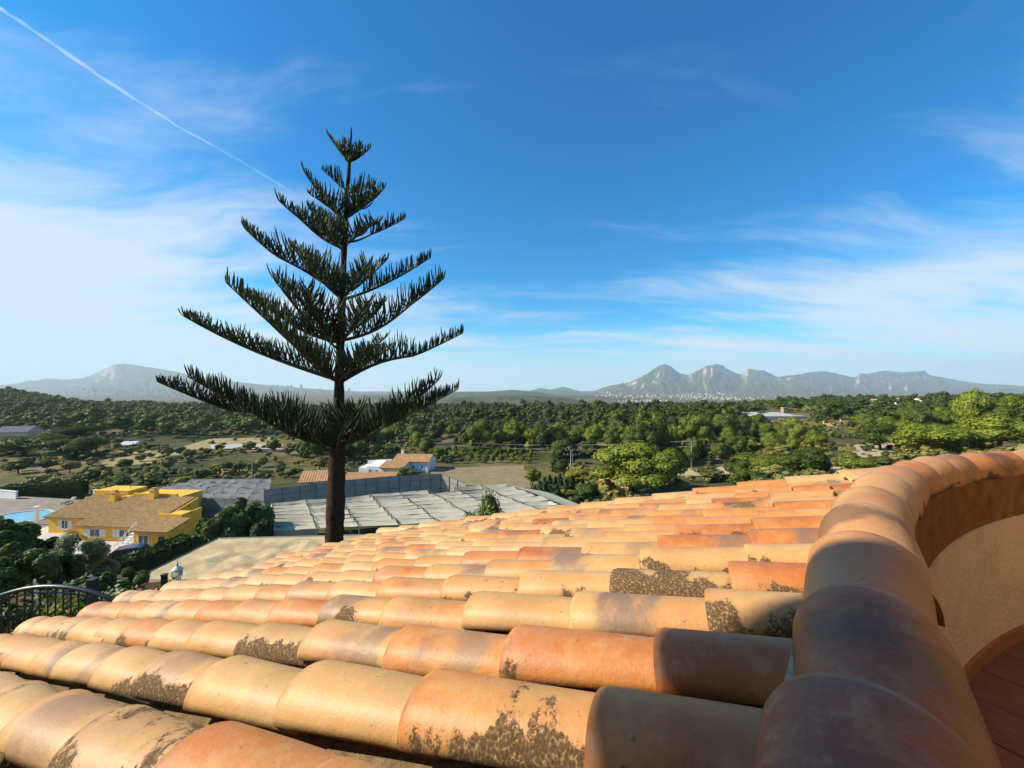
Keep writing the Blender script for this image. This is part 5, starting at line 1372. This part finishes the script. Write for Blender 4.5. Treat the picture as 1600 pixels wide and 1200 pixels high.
L_PINK = mat_leaf('pink_flowers', (.35, .05, .10), (.6, .2, .3), .3)
for i, (px, d, w, h, kd, lab) in enumerate([(-12, 17, 3.0, 2.6, 'broad', 'dark leafy bush at the left edge above the railing'), (38, 19, 2.6, 2.2, 'broad', 'green bush left of the olive tree'), (65, 12.5, 2.0, 1.7, 'broad', 'leafy bush between the railing and the olive tree'), (8, 11.5, 2.2, 1.8, 'broad', 'green bush above the left end of the railing'), (200, 13.5, 1.5, 1.3, 'broad', 'small leafy bush before the smooth low wall'), (128, 11.5, 1.6, 1.4, 'broad', 'leafy bush behind the dark square post')]):
    tree(kd, onground(px, d), w, h, lab, 'bush', name='garden_bush')
for i, (px, py, d, r, h, mt, lab) in enumerate([(15, 1000, 6.4, .55, .75, L_BROAD, 'leafy green plant behind the railing at the far left'), (62, 1010, 6.8, .6, .7, L_LIME, 'yellow-green plant behind the middle of the railing'), (110, 1000, 7.2, .55, .7, L_BROAD, 'green leafy plant behind the right part of the railing'), (150, 985, 7.6, .5, .6, L_LIME, 'pale green plant beside the dark square post'), (170, 962, 8.4, .5, .55, L_OLIVE, 'grey-green plant at the end of the railing'), (205, 955, 9.0, .45, .5, L_PINK, 'pink flowering plant near the low wall'), (225, 950, 9.8, .5, .6, L_BROAD, 'dark green plant near the thin black post'), (95, 960, 9.5, .7, .9, L_OLIVE, 'grey-green bushy plant below the olive tree')]):
    plant(at(px, py, d), r, h, mt, lab, 50 + i, 340 if mt is not L_PINK else 220)
sheet('garden_soil', [(-13, 4.5), (-2.5, 3.5), (-2.5, 16), (-14.5, 16.4)], simple('dark_garden_soil', (.09, .07, .045), .95, .4, 3, .1), .08, 14, label='dark garden soil below the roof')

# ------------------------------------------------------------------ contrail and haze
cm, t = material('contrail_ice'); vol = t.n('ShaderNodeVolumePrincipled', ins={'Color': (1, 1, 1, 1), 'Density': .0026, 'Anisotropy': .2}); oo = t.n('ShaderNodeOutputMaterial'); t.set(oo.inputs[1], vol)
ct = [at(-60, -25, 9000), at(30, 32, 9300), at(150, 115, 9900), at(270, 192, 10600), at(370, 248, 11200), at(462, 303, 11800)]
pts = []; rr = []; rs_ = random.Random(2)
for i in range(len(ct) - 1):
    for k in range(8):
        f = (i + k / 8) / (len(ct) - 1); pts.append(ct[i].lerp(ct[i + 1], k / 8) + Vector((rs_.gauss(0, 8), 0, rs_.gauss(0, 8)))); rr.append((62 - 42 * f) * rs_.uniform(.55, 1.3))
pts.append(ct[-1]); rr.append(8)
o = MB().tube(pts, rr, 10).obj('contrail', cm, None, None, True); tag(o, 'thin white aircraft contrail crossing the upper left sky', 'contrail')

hm, t = material('haze_air'); vol = t.n('ShaderNodeVolumePrincipled', ins={'Color': (.70, .87, 1.0, 1), 'Density': HAZE, 'Anisotropy': .08}); oo = t.n('ShaderNodeOutputMaterial'); t.set(oo.inputs[1], vol)
o = MB().b2(-13000, 13000, -13000, 13000, -137, 640).obj('haze', hm); tag(o, 'pale blue haze over the valley', None, None, 'stuff')
